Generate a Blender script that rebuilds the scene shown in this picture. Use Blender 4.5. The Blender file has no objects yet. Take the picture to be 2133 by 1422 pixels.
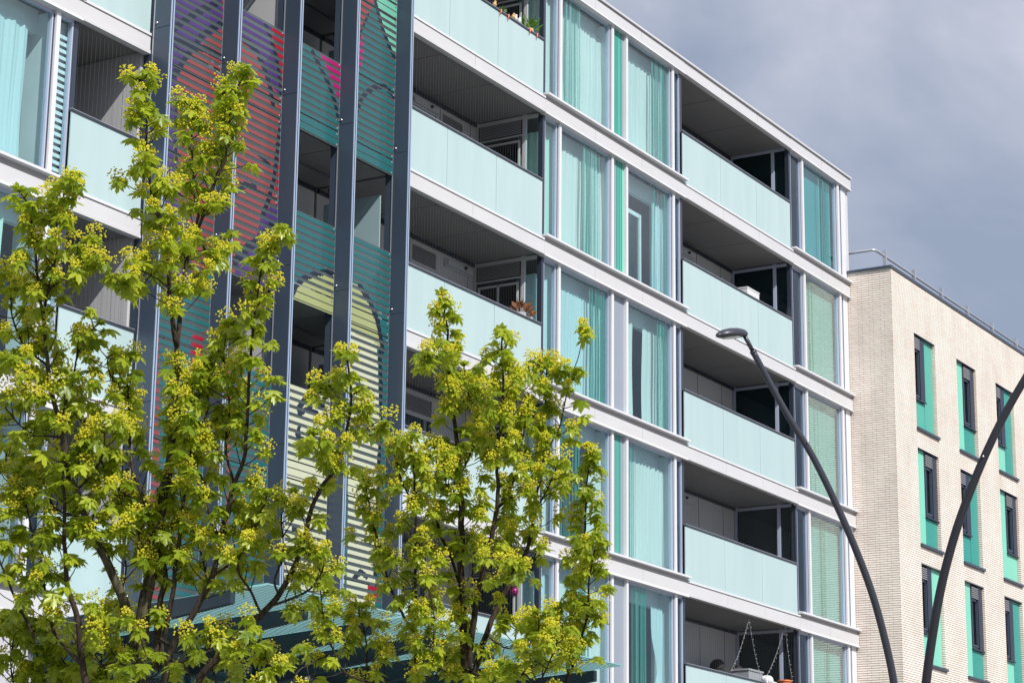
import bpy, math, random
from mathutils import Vector, Matrix, noise as mnoise

R = math.radians
random.seed(7)
scene = bpy.context.scene
COL = scene.collection

# ------------------------------------------------------------------ camera
FPX, PITCH, YAW, ROLL = 4897.65, 0.255064, 0.5389215, 0.0118057
CAM = Vector((-42.9016, -21.48967, 1.6))
D_ = Vector((math.cos(YAW)*math.cos(PITCH), math.sin(YAW)*math.cos(PITCH), math.sin(PITCH)))
_r = Vector((math.sin(YAW), -math.cos(YAW), 0)); _u = _r.cross(D_)
R_ = _r*math.cos(ROLL) + _u*math.sin(ROLL)
U_ = -_r*math.sin(ROLL) + _u*math.cos(ROLL)
cam_data = bpy.data.cameras.new("camera")
cam = bpy.data.objects.new("camera", cam_data); COL.objects.link(cam)
M = Matrix((R_, U_, -D_)).transposed().to_4x4(); M.translation = CAM
cam.matrix_world = M
cam_data.sensor_width = 36.0; cam_data.lens = FPX/2133*36
cam_data.clip_end = 5000; cam_data.clip_start = 0.1
scene.camera = cam

def ray(u, v): return D_*FPX + R_*(u-1066.5) - U_*(v-711)
def at(u, v, d):                       # photo point at depth d along the view axis
    return CAM + ray(u, v)*(d/FPX)
def on_y(u, v, y):
    w = ray(u, v); return CAM + w*((y-CAM.y)/w.y)
def on_x(u, v, x):
    w = ray(u, v); return CAM + w*((x-CAM.x)/w.x)

# ------------------------------------------------------------------ materials
def new_mat(name):
    m = bpy.data.materials.new(name); m.use_nodes = True
    nt = m.node_tree
    for n in list(nt.nodes): nt.nodes.remove(n)
    return m, nt, nt.nodes.new('ShaderNodeOutputMaterial')
def N(nt, t, **kw):
    n = nt.nodes.new(t)
    for k, v in kw.items():
        if k in n.inputs: n.inputs[k].default_value = v
        else: setattr(n, k, v)
    return n
def rgba(c): return (c[0], c[1], c[2], 1.0)
def srgb(r, g, b):
    f = lambda c: (c/12.92 if c <= .04045 else ((c+.055)/1.055)**2.4)
    return (f(r/255), f(g/255), f(b/255))

def plain(name, col, rough=.5, metal=0.0, spec=.5, var=.12, scale=(1.5, 1.5, 1.5), coat=0.0, detail=4.0, bump=0.0):
    """paint / metal / board with slow irregular wear in its tone"""
    m, nt, out = new_mat(name)
    tc = N(nt, 'ShaderNodeTexCoord'); mp = N(nt, 'ShaderNodeMapping'); mp.inputs['Scale'].default_value = scale
    nz = N(nt, 'ShaderNodeTexNoise', Scale=1.0, Detail=detail, Roughness=.6)
    nt.links.new(tc.outputs['Object'], mp.inputs['Vector']); nt.links.new(mp.outputs[0], nz.inputs['Vector'])
    mx = N(nt, 'ShaderNodeMix', data_type='RGBA')
    mx.inputs[6].default_value = rgba([c*(1-var) for c in col]); mx.inputs[7].default_value = rgba([min(1, c*(1+var*.7)) for c in col])
    nt.links.new(nz.outputs['Fac'], mx.inputs[0])
    b = N(nt, 'ShaderNodeBsdfPrincipled', Roughness=rough, Metallic=metal)
    b.inputs['Specular IOR Level'].default_value = spec; b.inputs['Coat Weight'].default_value = coat
    nt.links.new(mx.outputs[2], b.inputs['Base Color'])
    if bump:
        bp = N(nt, 'ShaderNodeBump', Strength=bump, Distance=.01); nt.links.new(nz.outputs['Fac'], bp.inputs['Height']); nt.links.new(bp.outputs[0], b.inputs['Normal'])
    nt.links.new(b.outputs[0], out.inputs[0])
    return m

def glass(name, tint, base_refl=.03, rough=0.0, ior=1.5, gloss=(.95, .98, 1.0), wav=.012):
    m, nt, out = new_mat(name)
    tr = N(nt, 'ShaderNodeBsdfTransparent', Color=rgba(tint))
    gl = N(nt, 'ShaderNodeBsdfGlossy', Color=rgba(gloss), Roughness=rough)
    g = N(nt, 'ShaderNodeNewGeometry'); dt = N(nt, 'ShaderNodeVectorMath', operation='DOT_PRODUCT')
    nt.links.new(g.outputs['Normal'], dt.inputs[0]); nt.links.new(g.outputs['Incoming'], dt.inputs[1])
    ab = N(nt, 'ShaderNodeMath', operation='ABSOLUTE'); nt.links.new(dt.outputs['Value'], ab.inputs[0])
    om = N(nt, 'ShaderNodeMath', operation='SUBTRACT', use_clamp=True); om.inputs[0].default_value = 1.0; nt.links.new(ab.outputs[0], om.inputs[1])
    fr = N(nt, 'ShaderNodeMath', operation='POWER'); fr.inputs[1].default_value = 5.0; nt.links.new(om.outputs[0], fr.inputs[0])
    ad = N(nt, 'ShaderNodeMath', operation='ADD', use_clamp=True); ad.inputs[1].default_value = base_refl
    mx = N(nt, 'ShaderNodeMixShader')
    if wav:
        tc = N(nt, 'ShaderNodeTexCoord'); nz = N(nt, 'ShaderNodeTexNoise', Scale=.8, Detail=1.0)
        bp = N(nt, 'ShaderNodeBump', Strength=wav, Distance=.05)
        nt.links.new(tc.outputs['Object'], nz.inputs['Vector']); nt.links.new(nz.outputs['Fac'], bp.inputs['Height'])
        nt.links.new(bp.outputs[0], gl.inputs['Normal'])
    nt.links.new(fr.outputs[0], ad.inputs[0]); nt.links.new(ad.outputs[0], mx.inputs[0])
    nt.links.new(tr.outputs[0], mx.inputs[1]); nt.links.new(gl.outputs[0], mx.inputs[2])
    nt.links.new(mx.outputs[0], out.inputs[0])
    return m

def milky(name, tint, col, body, through=False):
    """lightly etched glass: part clear, part diffuse"""
    m, nt, out = new_mat(name)
    tr = N(nt, 'ShaderNodeBsdfTransparent', Color=rgba(tint)); b = N(nt, 'ShaderNodeBsdfPrincipled', Roughness=.08); b.inputs['Base Color'].default_value = rgba(col)
    if through:
        t = N(nt, 'ShaderNodeBsdfTranslucent', Color=rgba(col)); m0 = N(nt, 'ShaderNodeMixShader', Fac=.75); nt.links.new(b.outputs[0], m0.inputs[1]); nt.links.new(t.outputs[0], m0.inputs[2]); last = m0
    else: last = b
    mx = N(nt, 'ShaderNodeMixShader', Fac=body); nt.links.new(tr.outputs[0], mx.inputs[1]); nt.links.new(last.outputs[0], mx.inputs[2]); nt.links.new(mx.outputs[0], out.inputs[0])
    return m

def film(name, col, rough=.22, alpha=1.0):
    m, nt, out = new_mat(name)
    b = N(nt, 'ShaderNodeBsdfPrincipled', Roughness=rough); b.inputs['Base Color'].default_value = rgba(col)
    b.inputs['Specular IOR Level'].default_value = .5; b.inputs['Alpha'].default_value = alpha
    nt.links.new(b.outputs[0], out.inputs[0]); return m

def cloth(name, col, trans=.35):
    m, nt, out = new_mat(name)
    tc = N(nt, 'ShaderNodeTexCoord'); mp = N(nt, 'ShaderNodeMapping'); mp.inputs['Scale'].default_value = (9, 9, .6)
    nz = N(nt, 'ShaderNodeTexNoise', Scale=1.0, Detail=3.0); nt.links.new(tc.outputs['Object'], mp.inputs['Vector']); nt.links.new(mp.outputs[0], nz.inputs['Vector'])
    mx = N(nt, 'ShaderNodeMix', data_type='RGBA'); mx.inputs[6].default_value = rgba([c*.86 for c in col]); mx.inputs[7].default_value = rgba(col)
    nt.links.new(nz.outputs['Fac'], mx.inputs[0])
    d = N(nt, 'ShaderNodeBsdfDiffuse'); t = N(nt, 'ShaderNodeBsdfTranslucent'); ms = N(nt, 'ShaderNodeMixShader', Fac=trans)
    nt.links.new(mx.outputs[2], d.inputs['Color']); nt.links.new(mx.outputs[2], t.inputs['Color'])
    nt.links.new(d.outputs[0], ms.inputs[1]); nt.links.new(t.outputs[0], ms.inputs[2]); nt.links.new(ms.outputs[0], out.inputs[0])
    return m

def brick_mat(name):
    m, nt, out = new_mat(name)
    g = N(nt, 'ShaderNodeNewGeometry'); sp = N(nt, 'ShaderNodeSeparateXYZ'); nt.links.new(g.outputs['Position'], sp.inputs[0])
    add = N(nt, 'ShaderNodeMath', operation='ADD'); nt.links.new(sp.outputs[0], add.inputs[0]); nt.links.new(sp.outputs[1], add.inputs[1])
    cb = N(nt, 'ShaderNodeCombineXYZ'); sc_ = N(nt, 'ShaderNodeMath', operation='MULTIPLY'); sc_.inputs[1].default_value = 2.3; nt.links.new(add.outputs[0], sc_.inputs[0]); nt.links.new(sc_.outputs[0], cb.inputs[0]); nt.links.new(sp.outputs[2], cb.inputs[1])
    br = N(nt, 'ShaderNodeTexBrick', Scale=1.0)
    br.offset = .34; br.offset_frequency = 2
    br.inputs['Color1'].default_value = rgba((.88, .795, .715)); br.inputs['Color2'].default_value = rgba((.80, .695, .615))
    br.inputs['Mortar'].default_value = rgba((.20, .155, .135))
    br.inputs['Mortar Size'].default_value = .0075; br.inputs['Mortar Smooth'].default_value = .1; br.inputs['Bias'].default_value = -.25
    br.inputs['Brick Width'].default_value = .667; br.inputs['Row Height'].default_value = .0555
    nt.links.new(cb.outputs[0], br.inputs['Vector'])
    nz = N(nt, 'ShaderNodeTexNoise', Scale=.7, Detail=5.0); nt.links.new(cb.outputs[0], nz.inputs['Vector'])
    mr = N(nt, 'ShaderNodeMapRange'); mr.inputs['From Min'].default_value = .3; mr.inputs['From Max'].default_value = .7
    mr.inputs['To Min'].default_value = .86; mr.inputs['To Max'].default_value = 1.06
    nt.links.new(nz.outputs['Fac'], mr.inputs['Value'])
    mul = N(nt, 'ShaderNodeMix', data_type='RGBA', blend_type='MULTIPLY'); mul.inputs[0].default_value = 1
    nt.links.new(br.outputs['Color'], mul.inputs[6]); nt.links.new(mr.outputs[0], mul.inputs[7])
    b = N(nt, 'ShaderNodeBsdfPrincipled', Roughness=.85); b.inputs['Specular IOR Level'].default_value = .2
    bp = N(nt, 'ShaderNodeBump', Strength=.5, Distance=.006, invert=True); nt.links.new(br.outputs['Fac'], bp.inputs['Height']); nt.links.new(bp.outputs[0], b.inputs['Normal'])
    nt.links.new(mul.outputs[2], b.inputs['Base Color']); nt.links.new(b.outputs[0], out.inputs[0])
    return m

def leaf_mat(name, c1, c2, tcol, trans=.42, rough=.42):
    m, nt, out = new_mat(name)
    g = N(nt, 'ShaderNodeNewGeometry')
    mx = N(nt, 'ShaderNodeMix', data_type='RGBA'); mx.inputs[6].default_value = rgba(c1); mx.inputs[7].default_value = rgba(c2)
    nt.links.new(g.outputs['Random Per Island'], mx.inputs[0])
    b = N(nt, 'ShaderNodeBsdfPrincipled', Roughness=rough); b.inputs['Specular IOR Level'].default_value = .35
    nt.links.new(mx.outputs[2], b.inputs['Base Color'])
    t = N(nt, 'ShaderNodeBsdfTranslucent', Color=rgba(tcol))
    ms = N(nt, 'ShaderNodeMixShader', Fac=trans)
    nt.links.new(b.outputs[0], ms.inputs[1]); nt.links.new(t.outputs[0], ms.inputs[2]); nt.links.new(ms.outputs[0], out.inputs[0])
    return m

def bark_mat(name, c1, c2):
    m, nt, out = new_mat(name)
    tc = N(nt, 'ShaderNodeTexCoord'); mp = N(nt, 'ShaderNodeMapping'); mp.inputs['Scale'].default_value = (30, 30, 9)
    nz = N(nt, 'ShaderNodeTexNoise', Scale=1.0, Detail=6.0, Roughness=.7)
    nt.links.new(tc.outputs['Object'], mp.inputs['Vector']); nt.links.new(mp.outputs[0], nz.inputs['Vector'])
    rp = N(nt, 'ShaderNodeValToRGB'); rp.color_ramp.elements[0].position = .38; rp.color_ramp.elements[1].position = .68
    rp.color_ramp.elements[0].color = rgba(c1); rp.color_ramp.elements[1].color = rgba(c2)
    nt.links.new(nz.outputs['Fac'], rp.inputs[0])
    b = N(nt, 'ShaderNodeBsdfPrincipled', Roughness=.85); b.inputs['Specular IOR Level'].default_value = .2
    bp = N(nt, 'ShaderNodeBump', Strength=.6, Distance=.01); nt.links.new(nz.outputs['Fac'], bp.inputs['Height']); nt.links.new(bp.outputs[0], b.inputs['Normal'])
    nt.links.new(rp.outputs[0], b.inputs['Base Color']); nt.links.new(b.outputs[0], out.inputs[0])
    return m

def frosted_mat(name):
    """milky laminated balustrade glass, faint rain streaks"""
    m, nt, out = new_mat(name)
    tc = N(nt, 'ShaderNodeTexCoord'); mp = N(nt, 'ShaderNodeMapping'); mp.inputs['Scale'].default_value = (3.2, 1, .35)
    nz = N(nt, 'ShaderNodeTexNoise', Scale=1.0, Detail=4.0); nt.links.new(tc.outputs['Object'], mp.inputs['Vector']); nt.links.new(mp.outputs[0], nz.inputs['Vector'])
    mx = N(nt, 'ShaderNodeMix', data_type='RGBA'); mx.inputs[6].default_value = rgba((.37, .505, .515)); mx.inputs[7].default_value = rgba((.475, .60, .605))
    nt.links.new(nz.outputs['Fac'], mx.inputs[0])
    b = N(nt, 'ShaderNodeBsdfPrincipled', Roughness=.12); b.inputs['Specular IOR Level'].default_value = .5
    nt.links.new(mx.outputs[2], b.inputs['Base Color']); nt.links.new(b.outputs[0], out.inputs[0])
    return m

MAT = dict(
    alu=plain('white_aluminium', (.57, .572, .59), .38, 0, .4, .10, (.8, .8, 3.0)),
    alu2=plain('pale_frame_metal', (.66, .675, .71), .35, 0, .5, .06),
    recess=plain('shade_grey_recess', (.36, .35, .355), .5, 0, .3, .15, (2, 2, 6)),  # greyer than the fascia: shade below sill and coping put into its colour
    frame=plain('cool_grey_frame', (.42, .47, .60), .4, 0, .5, .06),
    post=plain('dark_post', (.030, .040, .060), .25, 0, .6, .1),
    fin=plain('dark_blue_steel', (.050, .070, .104), .32, 0, .5, .12, (2, 2, .7)),
    finedge=plain('light_edge_trim', (.34, .43, .58), .3, 0, .6, .06),
    groove=plain('dark_groove', (.020, .026, .038), .5, 0, .4, .05),
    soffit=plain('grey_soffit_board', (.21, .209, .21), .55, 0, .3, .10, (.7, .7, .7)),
    bwall=plain('grey_wall_board', (.50, .51, .53), .6, 0, .3, .08, (.6, .6, .6)),
    slab=plain('raw_slab', (.10, .10, .10), .8),
    room=plain('room_plaster', (.40, .42, .44), .8),
    room2=plain('white_reveal', (.72, .76, .78), .7),
    darkglass=glass('dark_side_glass', (.62, .70, .72), .02, 0.0),
    pane=glass('tinted_window_glass', (.872, .970, .972), .055),
    brickpane=glass('reflective_window_glass', (.84, .955, .94), .21),
    narrow=glass('smoky_window_glass', (.66, .76, .82), .05),
    screen=milky('grey_screen_glass', (.60, .67, .68), (.16, .20, .21), .36),
    canglass=milky('milky_canopy_glass', (.70, .88, .88), (.52, .78, .79), .72, True),
    frosted=frosted_mat('frosted_balustrade_glass'),
    privacy=plain('frosted_privacy_glass', (.30, .43, .46), .2, 0, .5, .1),
    rail=plain('dark_handrail', (.05, .055, .07), .3, .3, .6, .1),
    vent=plain('louvre_grey', (.25, .26, .28), .4),
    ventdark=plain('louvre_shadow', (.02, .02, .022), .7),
    light=plain('wall_light_plastic', (.50, .52, .56), .3),
    curtain=cloth('white_curtain', (.88, .90, .88), .25),
    curtain_b=cloth('pale_blue_curtain', (.72, .86, .90), .25),
    curtain_g=cloth('pale_green_curtain', (.70, .90, .82), .25),
    blind=cloth('white_blind', (.80, .90, .87), .1),
    endblind=cloth('grey_green_blind', (.50, .72, .68), .1),
    tealblind=cloth('teal_blind', (.13, .40, .42), .2),
    gstripe=film('green_glass_stripe', (.02, .27, .21), .1, .72),
    gstripe2=film('pale_green_stripe', (.20, .52, .45), .1, .5),
    softgreen=film('soft_green_print', (.16, .48, .32), .5, .2),
    greypanel=plain('blue_grey_panel', (.27, .31, .37), .3, 0, .5, .08),
    brick=brick_mat('cream_brick'),
    coping=plain('slate_coping', (.055, .075, .105), .4, .2, .5, .1),
    galv=plain('galvanised_tube', (.52, .55, .60), .35, .6, .5, .15, (5, 5, 5)),
    navy=plain('navy_frame', (.018, .025, .045), .3, 0, .6, .1),
    winglass=glass('brick_house_glass', (.55, .66, .68), .05),
    mint=plain('mint_panel', (.21, .61, .46), .3, 0, .4, .05),
    midgreen=plain('sea_green_panel', (.085, .40, .315), .3, 0, .4, .05),
    deepgreen=plain('deep_teal_panel', (.03, .29, .245), .3, 0, .4, .05),
    pole=plain('grey_lamp_paint', (.050, .055, .072), .35, .3, .5, .12),
    pole2=plain('charcoal_lamp_paint', (.028, .030, .038), .4, .2, .5, .12),
    lens=plain('lamp_lens', (.52, .50, .42), .15),
    bark=bark_mat('maple_bark', (.020, .014, .011), (.085, .065, .048)),
    bark2=bark_mat('lichened_bark', (.022, .018, .013), (.14, .125, .075)),
    leaf=leaf_mat('maple_leaf', (.085, .16, .013), (.42, .475, .04), (.58, .70, .05), .44, .32),
    bloom=leaf_mat('maple_blossom', (.60, .60, .045), (.90, .83, .08), (.85, .82, .07), .45, .6),
    bud=leaf_mat('bud_scale', (.20, .10, .03), (.30, .20, .05), (.3, .2, .05), .3, .6),
    steel=plain('canopy_steel', (.020, .036, .048), .3, 0, .5, .15),
    shop=plain('dark_teal_cladding', (.018, .045, .055), .15, 0, .6, .2),
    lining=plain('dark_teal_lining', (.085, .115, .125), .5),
    clad=plain('pale_cladding', (.50, .50, .55), .45, 0, .4, .06),
    chrome=plain('silver_lamp', (.62, .65, .70), .25, .9, .5, .05),
    white=plain('white_plastic', (.72, .74, .76), .4),
    bulb=plain('clear_bulb', (.75, .78, .80), .1),
    wire=plain('pale_wire', (.35, .38, .38), .5),
    net=plain('net_twine', (.10, .105, .11), .8),
    orange=plain('orange_plastic', (.62, .17, .05), .4),
    grey=plain('grey_plastic', (.30, .32, .35), .5),
    tan=plain('tan_clay', (.55, .36, .16), .6),
    coral=plain('coral_plastic', (.75, .20, .12), .4),
    plant=leaf_mat('house_plant_leaf', (.05, .16, .02), (.14, .30, .04), (.2, .4, .05)),
    dry=leaf_mat('dry_plant', (.22, .08, .03), (.35, .16, .06), (.3, .12, .05)),
    pink=plain('pink_foil', (.20, .006, .09), .3),
    wood=plain('pine_wood', (.52, .30, .12), .6, 0, .3, .2, (8, 8, 1)),
    darkstuff=plain('black_fabric', (.02, .02, .022), .8),
    paving=plain('grey_paving', (.24, .235, .225), .85, 0, .2, .2, (.4, .4, .4)),
)

# ------------------------------------------------------------------ mesh helper
class MB:
    def __init__(s): s.v, s.f, s.mi = [], [], []
    def quad(s, a, b, c, d, mi=0):
        i = len(s.v); s.v += [tuple(a), tuple(b), tuple(c), tuple(d)]; s.f.append((i, i+1, i+2, i+3)); s.mi.append(mi)
    def box(s, x0, x1, y0, y1, z0, z1, mi=0):
        i = len(s.v)
        s.v += [(x0,y0,z0),(x1,y0,z0),(x1,y1,z0),(x0,y1,z0),(x0,y0,z1),(x1,y0,z1),(x1,y1,z1),(x0,y1,z1)]
        for q in ((0,3,2,1),(4,5,6,7),(0,1,5,4),(1,2,6,5),(2,3,7,6),(3,0,4,7)): s.f.append(tuple(i+k for k in q)); s.mi.append(mi)
        return s
    def hexa(s, lo, hi, mi=0):           # lo/hi: four corners each
        i = len(s.v); s.v += [tuple(p) for p in lo]+[tuple(p) for p in hi]
        for q in ((0,3,2,1),(4,5,6,7),(0,1,5,4),(1,2,6,5),(2,3,7,6),(3,0,4,7)): s.f.append(tuple(i+k for k in q)); s.mi.append(mi)
        return s
    def tube(s, pts, rad, n=8, mi=0, cap=True):
        pts = [Vector(p) for p in pts]
        if not isinstance(rad, (list, tuple)): rad = [rad]*len(pts)
        base = len(s.v); ref = None
        for k, p in enumerate(pts):
            t = (pts[min(k+1, len(pts)-1)]-pts[max(k-1, 0)]).normalized()
            if ref is None:
                ref = t.orthogonal().normalized()
            ref = (ref - t*ref.dot(t)).normalized(); b = t.cross(ref)
            for j in range(n):
                a = 2*math.pi*j/n; s.v.append(tuple(p+(ref*math.cos(a)+b*math.sin(a))*rad[k]))
        for k in range(len(pts)-1):
            for j in range(n):
                a, b2 = base+k*n+j, base+k*n+(j+1) % n
                s.f.append((a, b2, b2+n, a+n)); s.mi.append(mi)
        if cap:
            s.f.append(tuple(base+j for j in reversed(range(n)))); s.mi.append(mi)
            e = base+(len(pts)-1)*n; s.f.append(tuple(e+j for j in range(n))); s.mi.append(mi)
        return s
    def ball(s, c, r, nu=6, nv=4, mi=0, sq=(1, 1, 1)):
        base = len(s.v)
        for a in range(1, nv):
            th = math.pi*a/nv
            for b in range(nu):
                ph = 2*math.pi*b/nu; s.v.append((c[0]+r*sq[0]*math.sin(th)*math.cos(ph), c[1]+r*sq[1]*math.sin(th)*math.sin(ph), c[2]+r*sq[2]*math.cos(th)))
        t = len(s.v); s.v.append((c[0], c[1], c[2]+r*sq[2])); s.v.append((c[0], c[1], c[2]-r*sq[2]))
        for b in range(nu):
            s.f.append((base+b, base+(b+1) % nu, t)); s.mi.append(mi)
            e = base+(nv-2)*nu; s.f.append((e+(b+1) % nu, e+b, t+1)); s.mi.append(mi)
            for a in range(nv-2):
                i0 = base+a*nu; s.f.append((i0+b, i0+nu+b, i0+nu+(b+1) % nu, i0+(b+1) % nu)); s.mi.append(mi)
        return s
    def build(s, name, mats, parent=None, smooth=False):
        me = bpy.data.meshes.new(name); me.from_pydata(s.v, [], s.f)
        if not isinstance(mats, (list, tuple)): mats = [mats]
        for m in mats: me.materials.append(m)
        if len(mats) > 1: me.polygons.foreach_set('material_index', s.mi)
        if smooth: me.polygons.foreach_set('use_smooth', [True]*len(s.f))
        me.update()
        o = bpy.data.objects.new(name, me); COL.objects.link(o)
        if parent is not None: o.parent = parent
        return o

def empty(name, label, cat, group=None):
    o = bpy.data.objects.new(name, None); COL.objects.link(o); o['label'] = label; o['category'] = cat
    if group: o['group'] = group
    return o
def tag(o, label, cat, group=None):
    o['label'] = label; o['category'] = cat
    if group: o['group'] = group
    return o
def box(name, mat, parent, x0, x1, y0, y1, z0, z1):
    return MB().box(x0, x1, y0, y1, z0, z1).build(name, mat, parent)

F = lambda n: 20.11-2.85*n
STOREY = ['top storey', 'second storey from the top', 'third storey from the top', 'fourth storey from the top', 'fifth storey from the top']

# ------------------------------------------------------------------ ground
g = MB(); g.quad((-900, -900, 0), (900, -900, 0), (900, 900, 0), (-900, 900, 0)); go = g.build('ground', MAT['paving']); go['kind'] = 'structure'

# ================================================================== APARTMENT BUILDING
B = empty('apartment_building', 'white and turquoise glass apartment block with balconies, dark fins and striped coloured screens', 'building')
XL, XR = -25.2, 8.985
# core: slabs, roof, back walls
w = MB()
for n in range(1, 6): w.box(XL, XR, -.02, 11.8, F(n)+.085, F(n)+.33)
w.box(XL, XR, -.02, 11.8, F(0)+.085, F(0)+.25)
w.box(XL, XR, 11.8, 12, 0, F(0)+.25)
w.box(XL-.2, XL, -.02, 12, 0, F(0)+.25)
w.box(XR-.02, XR, .3, 11.8, 0, F(1)+.6)
w.build('structure_wall', MAT['slab'], B)
w = MB(); w.box(9.0, 9.18, .02, 6, F(1)+.75, F(0)+.2); w.box(8.72, 9.18, -.02, .02, F(1)+.66, F(0)-.035); w.build('end_wall', MAT['alu'], B)
w = MB()
for s in range(5):
    zb, zt = F(s+1)+.33, F(s)+.085
    for xa, xb in ((XL, -19.2), (-5.9, -.03), (5.72, XR-.02)): w.box(xa, xb, 4.6, 4.7, zb, zt)
    for x in (-19.2, -5.93, -.09, 5.66): w.box(x, x+.06, 1.56, 4.6, zb, zt)
    for x in (-22.3, -3.0): w.box(x, x+.1, .36, 4.6, zb, zt)
w.build('room_wall', MAT['room'], B)

def fascia(n, x0, x1, win):
    z = F(n) - (.035 if n == 0 else 0)
    f = MB(); xs = [x0]; L = x1-x0; k = max(1, round(L/2.2))
    for i in range(k):
        a = x0+L*i/k; b = x0+L*(i+1)/k-(.009 if i < k-1 else 0)
        if win: f.box(a, b, -.11, -.02, z+.055, z+.285)
        else: f.box(a, b, -.105, -.02, z+.075, z+.285)
    if win: f.hexa([(x0, -.135, z), (x1, -.135, z), (x1, .0, z), (x0, .0, z)], [(x0, -.112, z+.055), (x1, -.112, z+.055), (x1, .0, z+.055), (x0, .0, z+.055)])
    else: f.box(x0, x1, -.118, .0, z+.022, z+.072)
    o = f.build('fascia', MAT['alu'], B)
    if n == 0:
        c = MB().box(x0, x1, -.09, 0, z+.285, z+.31).build('shade_strip', MAT['recess'], o)
        MB().box(x0, x1, -.15, .2, z+.31, z+.352).build('coping', MAT['alu'], o)
    elif win:
        MB().box(x0, x1, -.085, 0, z+.285, z+.385).build('shade_strip', MAT['recess'], o)  # recessed strip with the sill's shade painted in as grey
        MB().box(x0-.01, x1+(.02 if x1 < 8 else 0), -.185, .02, z+.385, z+.425).build('sill', MAT['alu2'], o)
    else:
        MB().box(x0, x1, -.085, 0, z+.285, z+.308).build('shade_strip', MAT['recess'], o)
        MB().box(x0, x1, -.118, -.05, z+.308, z+.345).build('base_rail', MAT['alu2'], o)
    return o
SECT = [(-25.2, -19.19, 1), (-19.19, -17.68, 0), (-11.14, -5.99, 0), (-5.99, 0.0, 1), (0.0, 5.61, 0), (5.61, 8.985, 1)]
for n in range(6):
    for x0, x1, wn in SECT:
        if n == 0 and x0 == 5.61: x1 = 9.2
        fascia(n, x0, x1, wn)
    if n == 0: fascia(0, -17.66, -11.16, 0)

def strip_cluster(x0, x1, seed, lo, hi, k):
    """vertical printed pinstripes on a pane: list of (xa, xb, kind)"""
    rr = random.Random(seed); out = []; W = x1-x0
    x = x0+W*lo
    while x < x0+W*hi:
        wd = rr.choice([.012, .018, .03, .05, .075]); out.append((x, x+wd, rr.random() < .62)); x += wd+rr.choice([.02, .03, .05, .09])*k
    return out

def window(x0, x1, zb, zt, mat, stripes=(), y=0.0, fr=.028):
    f = MB()
    f.box(x0, x1, y-.03, y+.05, zb, zb+.04); f.box(x0, x1, y-.012, y+.05, zt-.05, zt)
    f.box(x0, x0+.014, y-.03, y+.05, zb+.04, zt-.05); f.box(x1-.054, x1-.03, y-.03, y+.05, zb+.04, zt-.05)
    f.box(x1-.03, x1, y-.031, y+.05, zb+.04, zt-.05, 1)  # dark strip painted in for the shaded gap beside the mullion
    o = f.build('window', [MAT['frame'], MAT['post']], B)
    lx, rx = .014, .054; fr = .054
    MB().box(x0+lx, x1-rx, y+.006, y+.018, zb+.04, zt-.05).build('pane', MAT[mat], o)
    if stripes:
        st = MB()
        for a, b, kd in stripes:
            if a < x0+fr or b > x1-fr: continue
            st.box(a, b, y+.019, y+.023, zb+.042, zt-.052, 0 if kd else 1)
        if st.v: st.build('glass_stripe', [MAT['gstripe'], MAT['gstripe2']], o)
    return o

def curtain(x0, x1, zb, zt, y, mat, label, seed=0, amp=.04, per=.17, narrow_at=None, cat='curtain', name='curtain', gather=0):
    rr = random.Random(seed); nx = max(12, int((x1-x0)/.018)); nz = 10
    m = MB(); ph = rr.random()*6
    for j in range(nz+1):
        tz = j/nz; z = zb+(zt-zb)*tz
        for i in range(nx+1):
            tx = i/nx; x = x0+(x1-x0)*tx
            wv = mnoise.noise(Vector((x*2.3, seed*1.7, z*.25)))*5.5
            fold = math.sin(2*math.pi*x/per+ph+wv)*.65+.35*math.sin(2*math.pi*x/(per*.43)+seed+wv*.8)
            a = amp*(1-.55*tz)*(1+.4*math.sin(x*3.1+seed))
            yy = y+a*fold+.012*math.sin(z*2.3+x*2)
            if gather:
                k = gather*math.exp(-((tz-.42)/.22)**2)
                xc = x0 if gather > 0 else x1
                x = x+(xc-x)*abs(k)
            m.v.append((x, yy, z-(.02*abs(math.sin(x*9)) if j == nz else 0)))
    for j in range(nz):
        for i in range(nx):
            a = j*(nx+1)+i; m.f.append((a, a+1, a+nx+2, a+nx+1)); m.mi.append(0)
    return tag(m.build(name, MAT[mat], None, True), label, cat, 'curtains behind the windows of the glass block')

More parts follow.
